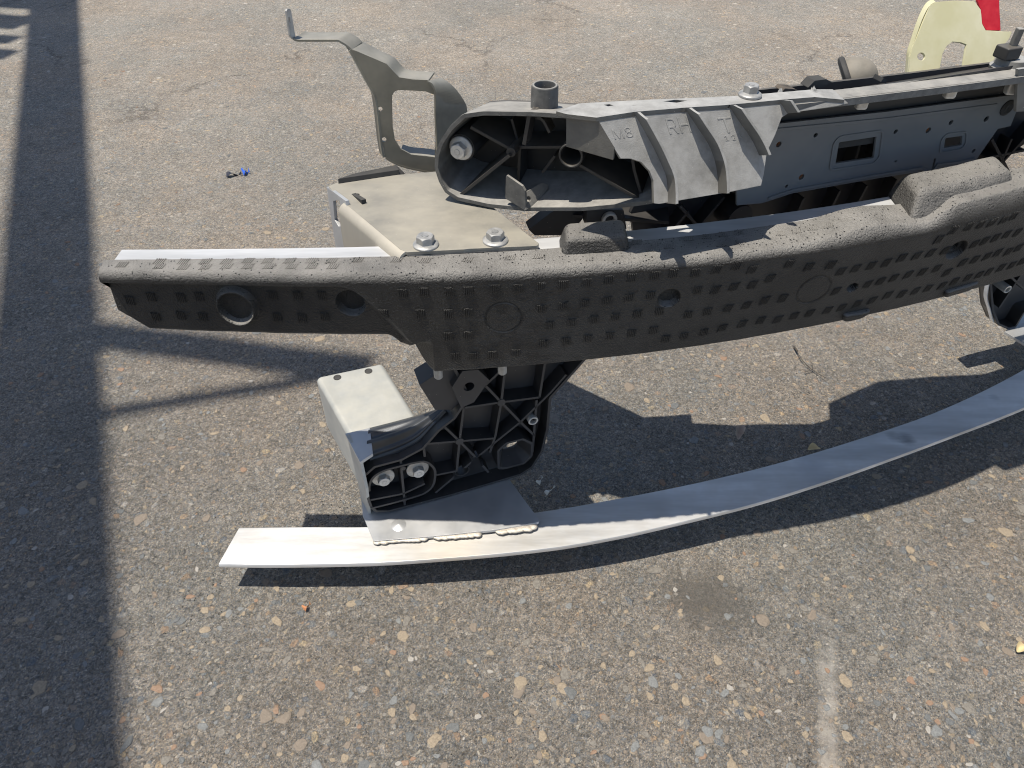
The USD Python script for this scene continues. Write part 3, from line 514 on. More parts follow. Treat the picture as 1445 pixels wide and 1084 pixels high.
def top_z(x, y):
    c = int(np.clip(np.searchsorted(XS, x), 1, nc - 1)); o = np.argsort(G[tr, c, 1]); return float(np.interp(y, G[tr, c, 1][o], G[tr, c, 2][o]))
FROWS = np.arange(NP_TOP + NP_RND - 4, NP_TOP + NP_RND + NP_FACE + NP_B)
def face_y(x, z):
    c = int(np.clip(np.searchsorted(XS, x), 1, nc - 1)); return float(np.interp(z, G[FROWS, c, 2][::-1], G[FROWS, c, 1][::-1]))
# hatched marks: groups of short ribs standing on a small darker pad
def mark(u, v, w=.0074, h=.0082, top=False, skew=0.0):
    ms = []
    if not top:
        c = front(u, v); x0 = c[0]; z0 = c[2]
        def P(dx, dz, o):
            x = x0 + dx + dz * skew; z = z0 + dz; y = face_y(x, z)
            return [x, y - o, z]
    else:
        c = onz(u, v, float(zridge(0)));
        for _ in range(6): c = onz(u, v, .5 * c[2] + .5 * top_z(c[0], c[1]))
        x0, y0 = c[0], c[1]
        def P(dx, dy, o):
            x = x0 + dx + dy * skew; return [x, y0 + dy, top_z(x, y0 + dy) + o]
    def bx(xa, xb, za, zb, o0, o1):
        b = np.array([P(xa, za, o0), P(xb, za, o0), P(xb, zb, o0), P(xa, zb, o0)]); t = np.array([P(xa, za, o1), P(xb, za, o1), P(xb, zb, o1), P(xa, zb, o1)])
        return hexa(b, t)
    ms.append(bx(-w/2, w/2, -h/2, h/2, -.002, .00014 if top else .00030))
    n = 5
    for k in range(n):
        xa = -w/2 + w * (k + .18) / n; j = rng.uniform(.75, 1.08)
        ms.append(bx(xa, xa + w / n * .5, -h/2 * j, h/2 * rng.uniform(.8, 1.08), .0001, .00055 if top else .00095))
    return cat(*ms)
marks = [(183, 424), (213, 419), (220, 447), (255, 420), (255, 445), (281, 419), (286, 447), (385, 417), (391, 448), (420, 418), (426, 449), (454, 417), (458, 447), (541, 443),
         (568, 414), (598, 412), (634, 412), (661, 411), (593, 443), (633, 443), (661, 441), (633, 475), (661, 473), (642, 503), (669, 503), (695, 501), (728, 498),
         (699, 408), (731, 407), (764, 405), (795, 402), (828, 399), (860, 395), (892, 392), (925, 389), (951, 386), (982, 385)]
for r, (va, step) in enumerate(((436, 0), (462, 12), (489, 4))):
    for k in range(6):
        u = 764 + k * 31 + step; marks.append((u, va - (u - 764) * .125 - r * 1.5))
rowline = [[(1012, 380), (1040, 375), (1062, 380), (1087, 393), (1115, 372), (1142, 377)], [(985, 410), (1010, 409), (1036, 405), (1062, 402)], [(999, 440), (1028, 435), (1054, 431), (1080, 424), (1105, 421)], [(1048, 457), (1074, 452), (1098, 451)], [(994, 469), (1020, 463)], [(972, 444), (966, 474), (940, 478)]]
for r_ in rowline: marks += r_
marks += [(1346, 325), (1367, 320), (1384, 317), (1400, 314), (1417, 310), (1431, 305), (1325, 338), (1173, 374), (1187, 383), (1208, 379), (1230, 375), (1251, 371), (1273, 364), (1294, 361), (1314, 357), (1334, 354),
          (1375, 345), (1390, 340), (1405, 336), (1421, 331), (1436, 328), (1225, 401), (1243, 397), (1262, 392), (1282, 388), (1302, 384), (1322, 379), (1336, 385), (1359, 371), (1376, 366), (1393, 362), (1408, 357), (1423, 355), (1437, 350),
          (1180, 411), (1253, 417), (1273, 415), (1292, 411), (1310, 407), (1330, 403), (1347, 397), (1366, 392), (1382, 388), (1396, 384), (1413, 378), (1428, 374), (1442, 369), (1168, 438), (1188, 434), (1210, 429), (1231, 424), (1121, 446), (1143, 442)]
for u, v in marks: obj('hatched_mark', mark(u, v, skew=(.0 if u < 1000 else .22)), 'foam_mark', foam, smooth=False)
for u, v in [(172, 374), (225, 369), (225, 376), (259, 369), (259, 377), (290, 369), (290, 377), (320, 369), (320, 376), (350, 368), (350, 376), (378, 368), (380, 376), (409, 368), (412, 376), (440, 368), (440, 376), (468, 368), (470, 376), (505, 367), (560, 367), (600, 368), (660, 366), (720, 364), (760, 362), (898, 342), (920, 352), (945, 348), (973, 337), (998, 334), (1021, 331), (1043, 328), (1020, 345), (1044, 342), (1102, 330), (1125, 326), (1147, 322), (1170, 318)]:
    obj('hatched_mark', mark(u, v, .0085, .0062, True, .3), 'foam', foam, smooth=False)

# ---- aluminium bumper beam behind the foam
zbm = lambda x: zridge(x) - .0035
brear = px_curve([(178, 351), (300, 348), (560, 345), (690, 340), (760, 336), (870, 324), (1000, 309), (1100, 300), (1240, 279), (1340, 259), (1445, 235), (1600, 193), (1750, 147)], zbm)
xb = np.linspace(-.322, .80, 160); yb1 = fit(brear, xb); yb0 = np.maximum(np.interp(xb, XS, YT) - .0045, np.interp(xb, XS, YR) + .0215)
c = .0025
A = np.stack([xb, yb0, zbm(xb)], -1); B = np.stack([xb, yb1 - c, zbm(xb)], -1); B2 = np.stack([xb, yb1, zbm(xb) - c], -1)
Lb = np.stack([xb, yb1, zbm(xb) - .055], -1); La = np.stack([xb, yb0, zbm(xb) - .055], -1)
def loft(rails):
    n = len(rails[0]); v = np.vstack(rails); k = len(rails); f = []
    for s in range(k):
        t = (s + 1) % k
        for i in range(n - 1): f += [(s*n+i, s*n+i+1, t*n+i+1), (s*n+i, t*n+i+1, t*n+i)]
    f += [(0, s*n, (s+1)*n) for s in range(1, k - 1)] + [(n-1, (s+2)*n-1, (s+1)*n-1) for s in range(1, k - 1)]
    m = tm(v, f); m.fix_normals(); return m
beam = obj('bumper_beam', loft([A, B, B2, Lb, La]), 'aluminium', asm, label='bright aluminium beam behind the foam absorber')

# ---- lower rail
rf = [(308, 797), (400, 798), (510, 796), (640, 788), (780, 774), (872, 758), (964, 737), (1056, 714), (1148, 686), (1240, 654), (1332, 620), (1445, 576), (1560, 520)]
rb_ = [(338, 744), (420, 743), (510, 743), (640, 736), (780, 719), (872, 703), (964, 685), (1010, 675), (1102, 652), (1171, 632), (1240, 610), (1309, 586), (1378, 556), (1445, 521), (1560, 450)]
zf_ = lambda x: .040 + .020 * (np.asarray(x) + .3); zr_ = lambda x: .040 + .023 * (np.asarray(x) + .3)
CF, CR = smooth_curve(px_curve(rf, zf_), 120), smooth_curve(px_curve(rb_, zr_), 120)
th = np.array([0, 0, .0045]); inn = (CR - CF); inn /= np.linalg.norm(inn, axis=1, keepdims=True)
rail_m = loft([CF + inn * .0015, CR - inn * .0015, CR - th * .3, CR - th, CF - th, CF - th * .3])
low2 = np.array([0, 0, .022])
flange = loft([CF + inn * .0002 - th * .999, CF + inn * .003 - th * .999, CF + inn * .010 - low2 * .45, CF + inn * .007 - low2 * .45])
rail = obj('lower_rail', cat(rail_m), 'rail_aluminium', asm, label='long curved flat aluminium rail close to the ground')
obj('rail_flange', loft([CR - th * 1.02, CR - inn * .003 - th * 1.02, CR - inn * .003 - low2 * .8, CR - low2 * .8]), 'rail_aluminium', rail)
# scuffs on the rail
worn('scuff', (.14, .14, .14), (.30, .30, .30), .5, .6, .2, scale=160)
def rail_pt(u, v, h=.0):
    p = onz(u, v, .05)
    for _ in range(8): p = onz(u, v, float(zf_(p[0]) + (zr_(p[0]) - zf_(p[0])) * .5) + h)
    return p

# ---- lower plate welded to the rail
PZ = .0475
def pz(x): return .0490 + .030 * (np.asarray(x) + .15)
def onpz(u, v, h=0.0):
    p = onz(u, v, PZ)
    for _ in range(6): p = onz(u, v, float(pz(p[0])) + h)
    return p
def zpoly(pts, z, h, holes=(), r=0.0):
    P = onz(np.array(pts, float)[:, 0], np.array(pts, float)[:, 1], z)[:, :2]; g = Polygon(P).buffer(0)
    if r: g = g.buffer(-r).buffer(2 * r).buffer(-r)
    for hh in holes: g = g.difference(hh)
    m = trimesh.creation.extrude_polygon(g, h, engine='earcut'); m.apply_translation([0, 0, z - h]); return tm(m.vertices, m.faces)
lpm = zpoly([(511, 700), (512, 728), (528, 765), (620, 759), (700, 752), (763, 742), (748, 722), (712, 672), (700, 640), (560, 640)], PZ, .0035, r=.003); lpm.vertices[:, 2] += pz(lpm.vertices[:, 0]) - PZ
lp = obj('lower_plate', lpm, 'plate_steel', asm, label='grey sheet metal plate welded onto the lower rail')
bead = lambda pts, r: cat(*[(lambda s: (s.apply_scale([1.5, 1.3, .55]), s.apply_translation(p), s)[-1])(trimesh.creation.icosphere(2, r * rng.uniform(.8, 1.2))) for p in pts])
for a, b in (((531, 764), (598, 759)), ((616, 758), (674, 753)), ((704, 750), (752, 744))):
    n = 34; pts = [onpz(a[0] + (b[0] - a[0]) * t, a[1] + (b[1] - a[1]) * t + rng.uniform(-1.2, 1.2), -.0032) for t in np.linspace(0, 1, n)]
    obj('weld_bead', bead(pts, .0028), 'weld', lp, smooth=60)
obj('plate_dimple', placed(lathe([(0.0001, .0022), (.004, .0016), (.0085, .0), (.0085, -.001)], 24), onpz(563, 741), [0, 0, 1]), 'plate_steel', lp)

# ---- lower aluminium crash box
tz = .142
def q4(pts, z): return np.array([onz(u, v, z) for u, v in pts])
tp = q4([(448, 529), (543, 512), (584, 588), (488, 612)], tz)
front_l, front_r = onz(512, 660, tz - .012), onz(600, 612, tz - .004)
boxm = mf.Manifold.hull_points
def hullm(pts, r, seg=8):
    s = mf.Manifold.sphere(r, seg); return mf.Manifold.batch_hull([s.translate(tuple(map(float, p))) for p in pts])
base_pts = np.array([[*tp[0][:2], .062], [*tp[1][:2], .062], [-.100, .566, .0575], [-.172, .540, .0575]])
top_pts = np.array([tp[0], tp[1], onz(586, 594, tz), onz(491, 620, tz)])
r0 = .006
mid = np.vstack([base_pts, top_pts]).mean(0)
shr = lambda P: np.array([p - np.sign(p - mid) * r0 for p in P])
lb_m = hullm(np.vstack([shr(base_pts), shr(top_pts)]), r0, 24)
lb = obj('lower_crash_box', m2t(lb_m), 'pale_box', asm, label='pale aluminium box section ending beside the lower bracket', smooth=40)
for u, v in ((476, 533), (520, 524)):
    obj('screw_hole', placed(lathe([(.0001, .0003), (.0032, .0003), (.0034, .0006), (.0044, .0006), (.0044, -.002)], 24), onz(u, v, tz), [0, 0, 1]), 'rubber', lb)

# ---- black ribbed tie bracket between rail and foam
TP = Plane(-.154, .5030, 19.0, z0=.055)
outline = [(512, 672), (514, 685), (518, 705), (522, 716), (530, 723), (548, 723), (640, 699), (735, 671), (752, 660), (766, 638), (774, 606), (778, 562), (816, 520), (860, 470), (740, 440), (668, 470), (640, 522), (660, 560), (640, 590), (618, 607), (596, 632), (566, 648), (528, 658)]
op = ppoly(TP, outline, r=.003)
wallp = op.difference(op.buffer(-.0028, join_style=1))
ribs = [prib(TP, p, .0026) for p in ([(716, 500), (704, 528), (623, 602), (597, 629)], [(685, 545), (708, 569), (735, 597), (755, 616)], [(716, 500), (708, 569), (700, 615), (692, 640)], [(655, 577), (708, 569), (762, 562)],
        [(800, 530), (778, 555), (735, 597), (700, 625), (670, 650), (615, 697)], [(627, 603), (649, 624), (672, 647), (690, 668)], [(655, 576), (649, 624), (645, 666)], [(600, 628), (649, 624), (697, 620)], [(772, 500), (762, 562)],
        [(566, 652), (572, 716)], [(519, 708), (570, 698), (600, 684)], [(758, 566), (752, 640)], [(600, 646), (598, 630)], [(645, 666), (615, 672)])]
loopc = LineString(smooth_curve(TP.px2([(521, 692), (523, 679), (532, 669), (548, 662), (575, 655), (596, 651), (607, 655), (614, 665), (613, 679), (607, 690), (594, 698), (560, 708), (524, 717)]), 60)).buffer(.0013)
hubs = [pcirc(TP, 708, 569, .0045), pcirc(TP, 649, 624, .0045), pcirc(TP, 569, 662, .003), pcirc(TP, 571, 706, .003)]
holes_ = [pcirc(TP, 655, 672, .0075), pcirc(TP, 677, 652, .0055), pcirc(TP, 727, 640, .012)]
web = op
for h in holes_: web = web.difference(h)
tie = obj('tie_bracket', cat(extr(web, TP, -.022, -.019), extr(wallp, TP, -.0218, 0.0)), 'tie_plastic', asm, label='black ribbed plastic tie bracket standing on the lower plate', smooth=25)
for r_ in ribs:
    g = r_.intersection(op.buffer(-.0015))
    for h in holes_: g = g.difference(h.buffer(.004))
    if not g.is_empty: obj('rib', extr(g, TP, -.0195, -.0012), 'tie_plastic', tie, smooth=25)
obj('bolt_cell', extr(loopc.intersection(op), TP, -.0195, .0006), 'tie_plastic', tie, smooth=25)
for h in hubs: obj('hub', extr(h, TP, -.0195, -.0006), 'tie_plastic', tie, smooth=40)
cup = TP.hit(727, 640)
sq = Polygon([(-.006, -.005), (.006, -.005), (.006, .005), (-.006, .005)])
def cupm():
    out = Polygon([(-.019, -.016), (-.019, .012), (-.010, .020), (.008, .020), (.0185, .010), (.0185, -.010), (.010, -.0185), (-.012, -.0185)]).buffer(.003).buffer(-.001)
    import shapely.affinity as af
    n = 48; o = np.array([out.exterior.interpolate(t, True).coords[0] for t in np.linspace(0, 1, n, endpoint=False)]); i_ = o * .88; d = o * .46
    c2 = TP.to2(cup[None])[0]; rings = [(o, -.020), (o, .001), (i_, .001), (d, -.017), (d * .9, -.0175)]
    v = np.vstack([TP.to3(p + c2, np.full(n, h)) for p, h in rings]); f = []
    for k in range(len(rings) - 1):
        for j in range(n): l = (j + 1) % n; f += [(k*n+j, k*n+l, (k+1)*n+l), (k*n+j, (k+1)*n+l, (k+1)*n+j)]
    return tm(v, f)
obj('cup', cupm(), 'tie_plastic', tie, smooth=40)
obj('sleeve', tube(TP.to3(TP.to2(TP.hit(752, 593)[None]))[0], TP.n, .0056, .0036, -.02, .002), 'bolt_steel', tie)
obj('sleeve', tube(TP.hit(655, 672), TP.n, .0088, .0072, -.021, -.008), 'tie_plastic', tie)
obj('sleeve', tube(TP.hit(677, 652), TP.n, .0062, .0050, -.021, -.012), 'tie_plastic', tie)
for u, v, s in ((543, 682, .1), (592, 670, .5)):
    p = TP.hit(u, v) - TP.n * .010
    obj('bolt', bolt(p, TP.n, .0066, .0124, s, shank=.012), 'bolt_steel', tie)
    obj('bolt_pad', placed(lathe([(.0001, -.013), (.0135, -.013), (.0125, -.0005), (.0001, -.0005)], 28), p, TP.n), 'tie_plastic', tie)
# block and socket at the upper left of the tie bracket
obj('side_block', extr(ppoly(TP, [(594, 549), (645, 517), (664, 560), (640, 584), (616, 584)]), TP, -.030, -.006), 'tie_plastic', tie, smooth=25)
sp = ppoly(TP, [(637, 545), (652, 522), (674, 520), (690, 535), (668, 566), (650, 574)], [pcirc(TP, 661, 544, .0055)])
obj('socket', extr(sp, TP, -.012, .002), 'tie_plastic', tie, smooth=25)
for u, v in ((619, 530), (709, 524)):
    p = Plane(0, .512, 0).hit(u, v + 3)
    obj('push_pin', placed(lathe([(.0001, 0), (.0030, 0), (.0042, .0015), (.0042, .009), (.0034, .02), (.0001, .02)], 20), p, [0, 0, 1]), 'pale_bolt', tie)

# ---- folded dark steel between box and tie bracket
A_ = smooth_curve(q4([(521, 604), (545, 598), (575, 590), (610, 580), (622, 577)], .145), 40)
E_ = smooth_curve(np.array([TP.hit(u, v) - TP.n * .012 for u, v in [(527, 668), (560, 656), (592, 640), (618, 612), (634, 592)]]), 40)
n_s = 22; S_ = []
for k in range(n_s):
    t = k / (n_s - 1); p = A_ * (1 - t) + E_ * t
    p = p + np.array([0, -.010, .012]) * math.sin(math.pi * t) + np.array([0, -.3, .95]) * (.0028 * math.sin(t * 5.5 * math.pi) * math.sin(math.pi * t) ** .5)
    S_.append(p)
S_ = np.array(S_); idx = np.arange(n_s * 40).reshape(n_s, 40)
f_ = np.vstack([np.stack([idx[:-1, :-1], idx[1:, :-1], idx[1:, 1:]], -1).reshape(-1, 3), np.stack([idx[:-1, :-1], idx[1:, 1:], idx[:-1, 1:]], -1).reshape(-1, 3)])
v_ = S_.reshape(-1, 3); nn = tm(v_, f_).vertex_normals; nn = nn * np.sign(nn[:, 2:3] + 1e-9)
sb = obj('steel_bracket', thicken(v_, f_, nn, .002), 'dark_steel', asm, label='folded dark steel bracket between pale box and tie bracket', smooth=60)
CAPP = q4([(487, 612), (522, 604), (526, 640), (508, 652)], .147)
obj('end_cap', hexa(np.array([p - [0, 0, .004] for p in CAPP]), CAPP), 'plate_steel', sb)
sw = Plane(*onz(508, 652, .145)[:2], -62.0, z0=.1)
obj('side_flange', extr(ppoly(sw, [(489, 613), (508, 652), (516, 690), (520, 726), (528, 764), (513, 728), (507, 690)], r=.001), sw, -.003, 0), 'pale_box', sb)

# ---- upper aluminium crash box under the tray
UZ = .3845
top_px = [(463, 263), (480, 256), (560, 247), (640, 240), (668, 262), (692, 290), (761, 344), (758, 347), (664, 351), (654, 352), (574, 356), (565, 352), (486, 286)]
P_ = onz(np.array(top_px, float)[:, 0], np.array(top_px, float)[:, 1], UZ)[:, :2]
g = Polygon(P_).buffer(0).buffer(-.002).buffer(.002)
sc_ = [onz(503, 275, UZ)[:2]]
g = g.difference(Point(sc_[0]).buffer(.0028))
m = trimesh.creation.extrude_polygon(g, .003, engine='earcut'); m.apply_translation([0, 0, UZ - .003])
ub = obj('upper_crash_box', tm(m.vertices, m.faces), 'dusty_plate', asm, label='dusty tan aluminium box plate bolted on top of the beam')
l0, l1 = onz(486, 286, UZ), onz(572, 355.5, UZ)
dvec = (l1 - l0) / np.linalg.norm(l1 - l0); nrm = np.array([dvec[1], -dvec[0], 0]); nrm = nrm if nrm[0] < 0 else -nrm
prof = [(nrm * r * math.sin(a), -r * (1 - math.cos(a))) for r in (.008,) for a in np.linspace(0, math.pi / 2, 8)] + [(nrm * .0085, -.03), (nrm * .009, -.085)]
tt = np.linspace(0, 1, 12)[:, None]; ln = l0 * (1 - tt) + l1 * tt
R_ = np.array([ln + o + np.array([0, 0, z]) - nrm * .001 for o, z in prof]); idx = np.arange(len(prof) * 12).reshape(len(prof), 12)
f_ = np.vstack([np.stack([idx[:-1, :-1], idx[1:, :-1], idx[1:, 1:]], -1).reshape(-1, 3), np.stack([idx[:-1, :-1], idx[1:, 1:], idx[:-1, 1:]], -1).reshape(-1, 3)])
v_ = R_.reshape(-1, 3); nn = tm(v_, f_).vertex_normals; nn = nn * np.where((nn * (nrm + [0, 0, .5])).sum(1, keepdims=True) < 0, -1, 1)
obj('side_wall', thicken(v_, f_, nn, .0025), 'side_plate', ub, smooth=50)
# rear flange with a slot
fa, fb = onz(462, 263, UZ), onz(486, 287, UZ)
fp = Plane(*fa[:2], math.degrees(math.atan2(fb[1] - fa[1], fb[0] - fa[0])), z0=UZ)
fl = ppoly(fp, [(461, 264), (488, 284), (500, 352), (474, 352)], [ppoly(fp, [(470, 284), (479, 282), (486, 318), (478, 320), (472, 310)], r=.001)])
obj('rear_flange', extr(fl, fp, -.003, 0.0), 'plate_steel', ub)
sh = extr(ppoly(fp, [(464, 270), (492, 288), (502, 352), (474, 352)]), fp, -.016, -.012); obj('rear_gasket', sh, 'rubber', ub)
e0, e1 = onz(477, 259, UZ + .001), onz(563, 246, UZ + .001)
obj('gasket_strip', hexa(np.array([e0, e1, e1 + [.004, .010, 0], e0 + [.004, .010, 0]]) - [0, 0, .004], np.array([e0, e1, e1 + [-.004, .010, 0], e0 + [.012, .010, 0]]) + [0, .003, .003]), 'rubber', ub)
for u, v, s in ((601, 343, .3), (699, 337, .1)):
    obj('bolt', bolt(onz(u, v + 3, UZ), [0, 0, 1], .0074, .0104, s, h=.0062), 'pale_bolt', ub)
# lower lip at the front edge
lipc = smooth_curve(q4([(574, 356), (610, 356), (650, 352.5), (700, 350), (758, 347)], UZ), 30)
obj('front_lip', loft([lipc - [0, 0, .003], lipc + [0, .003, -.003], lipc + [0, .003, -.007], lipc - [0, 0, .007]]), 'dark_steel', ub)

# ---- black ribbed tray (support housing)
TR = Plane(-.05, .585, -20.0, z0=.43)
outer = [(645, 283), (628, 272), (619, 256), (613, 237), (614, 218), (620, 200), (634, 179), (653, 161), (682, 157), (749, 158), (800, 161), (840, 168), (905, 190), (925, 230), (925, 287), (899, 291), (824, 298), (740, 298), (690, 293)]
og = ppoly(TR, outer, r=.004); ct = np.array(og.centroid.coords[0])
def drafted(front2, scale, hb, hf, inner):
    """ring wall between the outline and its inset, narrowing towards the back."""
    n = 140; pick = lambda g: np.array([g.exterior.interpolate(t, True).coords[0] for t in np.linspace(0, 1, n, endpoint=False)])
    o = pick(front2); i_ = np.array([front2.buffer(-inner).exterior.interpolate(front2.buffer(-inner).exterior.project(Point(p))).coords[0] for p in o])
    c_ = np.array(front2.centroid.coords[0]); sc = lambda p: c_ + (p - c_) * np.array([.97, scale])
    rings = [(sc(o), hb), (o, hf - .001), (o * .999 + c_ * .001, hf), (i_, hf), (sc(i_), hb)]
    v = np.vstack([TR.to3(p, np.full(n, h)) for p, h in rings]); f = []
    for k in range(len(rings)):
        k2 = (k + 1) % len(rings)
        for j in range(n): l = (j + 1) % n; f += [(k*n+j, k*n+l, k2*n+l), (k*n+j, k2*n+l, k2*n+j)]
    m = tm(v, f); m.fix_normals(); return m
tray = obj('support_tray', drafted(og, .73, -.050, 0.0, .0034), 'rim_plastic', asm, label='grey rimmed black plastic tray with ribs and a bolt', smooth=30)
bw = Polygon(np.array(og.exterior.coords) @ np.diag([.97, .73]) + ct * np.array([.03, .27]))
obj('back_wall', extr(bw, TR, -.053, -.0495), 'black_plastic', tray)
def trib(pts, w, h0, h1, m='black_plastic', n='rib'):
    g = prib(TR, pts, w).intersection(og.buffer(-.002)); return obj(n, extr(g, TR, h0, h1), m, tray, smooth=25)
trib([(656, 188), (716, 221)], .0026, -.05, -.012); trib([(643, 282), (716, 223)], .0026, -.05, -.004)
trib([(716, 221), (714, 296)], .0026, -.05, -.030); trib([(716, 221), (790, 221)], .0024, -.05, -.018)
trib([(746, 160), (738, 206)], .0030, -.016, -.002); trib([(746, 160), (764, 176), (772, 192)], .0022, -.018, -.006)
trib([(815, 238), (902, 288)], .0024, -.05, -.006); trib([(886, 225), (890, 250), (901, 289)], .0024, -.05, -.012); trib([(822, 222), (880, 224)], .0022, -.05, -.02)
trib([(716, 221), (706, 186)], .0022, -.05, -.026); trib([(770, 238), (752, 262)], .0022, -.05, -.024)
obj('hub', extr(pcirc(TR, 716, 221, .0040), TR, -.05, -.008), 'black_plastic', tray, smooth=40)
obj('sleeve', tube(TR.hit(804, 222), TR.n, .0100, .0082, -.05, -.002), 'black_plastic', tray)
# bent tab in the tray floor
bt = Plane(*TR.hit(716, 262)[:2], -32, z0=.40)
obj('tab', extr(ppoly(bt, [(714, 247), (727, 256), (737, 263), (741, 270), (742, 298), (713, 280)], r=.001), bt, -.0024, 0), 'rim_plastic', tray)
bt2 = Plane(*TR.hit(742, 285)[:2], 40, z0=.40, lean=30)
obj('tab', extr(ppoly(bt2, [(742, 297), (742, 276), (744, 270), (764, 258), (773, 260), (773, 267), (760, 284)], [pcirc(bt2, 746, 281, .0024)]), bt2, -.0022, 0), 'rim_plastic', tray)
pb = TR.hit(643, 217) - TR.n * .012
obj('boss', placed(lathe([(.0001, -.04), (.0125, -.04), (.0115, -.0005), (.0001, -.0005)], 28), pb, TR.n), 'black_plastic', tray)
obj('bolt', bolt(pb, TR.n, .0070, .0102, .4), 'bolt_steel', tray)
p0 = Plane(0, .585, 0).hit(769, 119)
obj('stub_post', placed(lathe([(.0001, -.024), (.0110, -.024), (.0106, -.0015), (.0098, -.0002), (.0084, -.0002), (.0080, -.0012), (.0080, -.010), (.0001, -.010)], 36), p0, [0, 0, 1]), 'rim_plastic', tray, label='round grey stub post on the tray')

# ---- corner cover with fins
CB = lambda s, t: .010 * (1 - np.clip((t + .045) / .07, 0, 1)) ** 0 * 0 - .0 * s
CV = Plane(.128, .500, 17.0, z0=.431, lean=24.0, bulge=lambda s, t: -.009 * np.clip((-.008 - t) / .05, 0, 1.3) ** 2)
front_px = [(842, 166), (895, 158), (967, 152), (1029, 148), (1101, 141), (1150, 137), (1192, 141), (1197, 146), (1180, 150), (1112, 160), (1103, 166), (1094, 190), (1082, 215), (1078, 245), (1074, 262), (1030, 271), (964, 282), (930, 288), (923, 287), (922, 255), (917, 242), (905, 229), (890, 224), (876, 224), (866, 208)]
cov = obj('corner_cover', sheet(front_px, CV, .003, 9.0), 'grey_plastic', asm, label='dusty grey plastic corner cover with slanted fins and RH lettering', smooth=40)
cz = CV.hit(895, 158)[2]
tpf = [(785, 157), (799, 161), (842, 166), (895, 158), (967, 152), (1029, 148), (1101, 141), (1150, 137), (1192, 141)]
tpr = [(817, 146), (870, 143), (929, 140), (985, 138), (1047, 135), (1104, 130), (1150, 126), (1175, 126)]
cf = np.array([CV.hit(u, v) for u, v in tpf]); cf[0] = onz(785, 157, cf[2][2] + .0005); cf[1] = onz(799, 161, cf[2][2])
cfz = lambda u: np.interp(u, [p[0] for p in tpf], cf[:, 2])
cr = np.array([onz(u, v, float(cfz(u)) + .001) for u, v in tpr])
class TopSurf:
    def hit(s, u, v):
        return onz(u, v, cfz(np.asarray(u)) + .0006)
obj('cover_top', sheet(tpf + tpr[::-1], TopSurf(), .003, 12.0, holes=[Polygon([(852, 148), (860, 147), (866, 149), (858, 150)]), Polygon([(936, 143), (952, 141), (970, 142), (955, 145), (945, 144)])]), 'grey_plastic', cov, smooth=40)
# left end wall
ea, eb = CV.hit(842, 166), onz(799, 161, float(cf[1][2]))
EP = Plane(*ea[:2], -22.0, z0=ea[2])
obj('end_wall', extr(ppoly(EP, [(799, 161), (842, 166.5), (867, 208), (865, 226), (799, 207)]), EP, -.003, 0), 'grey_plastic', cov)
def fin(base_px, out_px, name='fin'):
    """thin fin standing on the cover: base_px run along its root, out_px along its free edge."""
    a = np.array([CV.hit(u, v) for u, v in base_px]); n = len(a)
    o = []
    for (u, v), p in zip(out_px, a):                                    # free edge stands off along the plane through the root, normal to the cover
        d = ray(u, v); w = np.cross(CV.e2, CV.n); t = ((p - EYE) @ w) / (d @ w); o.append(EYE + d * t)
    o = np.array(o); w = np.cross(CV.e2, CV.n) * .0011
    return obj(name, loft([a - CV.n * .002 - w, o - w, o + w, a - CV.n * .002 + w]), 'grey_plastic', cov, smooth=25)
def fin_simple(pts, hgt):
    a = np.array([CV.hit(u, v) for u, v in pts]); a = smooth_curve(a, 24); t = np.linspace(0, 1, 24)
    h = hgt * np.clip(t / .06, .5, 1) ; tng = np.gradient(a, axis=0); tng /= np.linalg.norm(tng, axis=1, keepdims=True)
    nn = np.cross(CV.e1, tng); nn *= np.sign((nn @ CV.n))[:, None]; nn /= np.linalg.norm(nn, axis=1, keepdims=True)
    o = a + nn * h[:, None]; w = CV.e1 * .0011
    return obj('fin', loft([a - nn * .002 - w, o - w, o + w, a - nn * .002 + w]), 'grey_plastic', cov, smooth=25)
for pts in ([(896, 159), (912, 186), (932, 225), (943, 255), (944, 287)], [(968, 153), (985, 178), (1006, 213), (1014, 245), (1015, 272)], [(1030, 149), (1047, 174), (1062, 196), (1073, 219)], [(1101, 142), (1107, 151), (1113, 160)]):
    fin_simple(pts, .0125)
def relief_text(txt, px, ex, ey, h=.00022, bold=False):
    t = meshkit.text_mesh(txt, 1.0, .1, bold); v = t.vertices
    u = px[0] + v[:, 0] * ex[0] + v[:, 1] * ey[0]; w = px[1] + v[:, 0] * ex[1] + v[:, 1] * ey[1]
    P = CV.hit(u, w); P = P + CV.n * np.where(v[:, 2:3] > .05, h, -.001)
    return tm(P, t.faces)
obj('lettering', relief_text('RH', (943, 190), (19, -2.0), (-7, -22)), 'grey_plastic', cov, smooth=False)
obj('lettering', relief_text('M8', (866, 197), (14, -2.0), (-5, -14)), 'grey_plastic', cov, smooth=False)
obj('lettering', relief_text('T', (1018, 189), (24, -3.0), (-8, -22)), 'grey_plastic', cov, smooth=False)
obj('lettering', relief_text('1 2 3', (1023, 199), (8, -.8), (-3, -7)), 'grey_plastic', cov, smooth=False)
obj('bolt', bolt(onz(1058, 135, float(cfz(1058)) + .001), [0, 0, 1], .0058, .0086, .1, h=.0056), 'pale_bolt', cov)

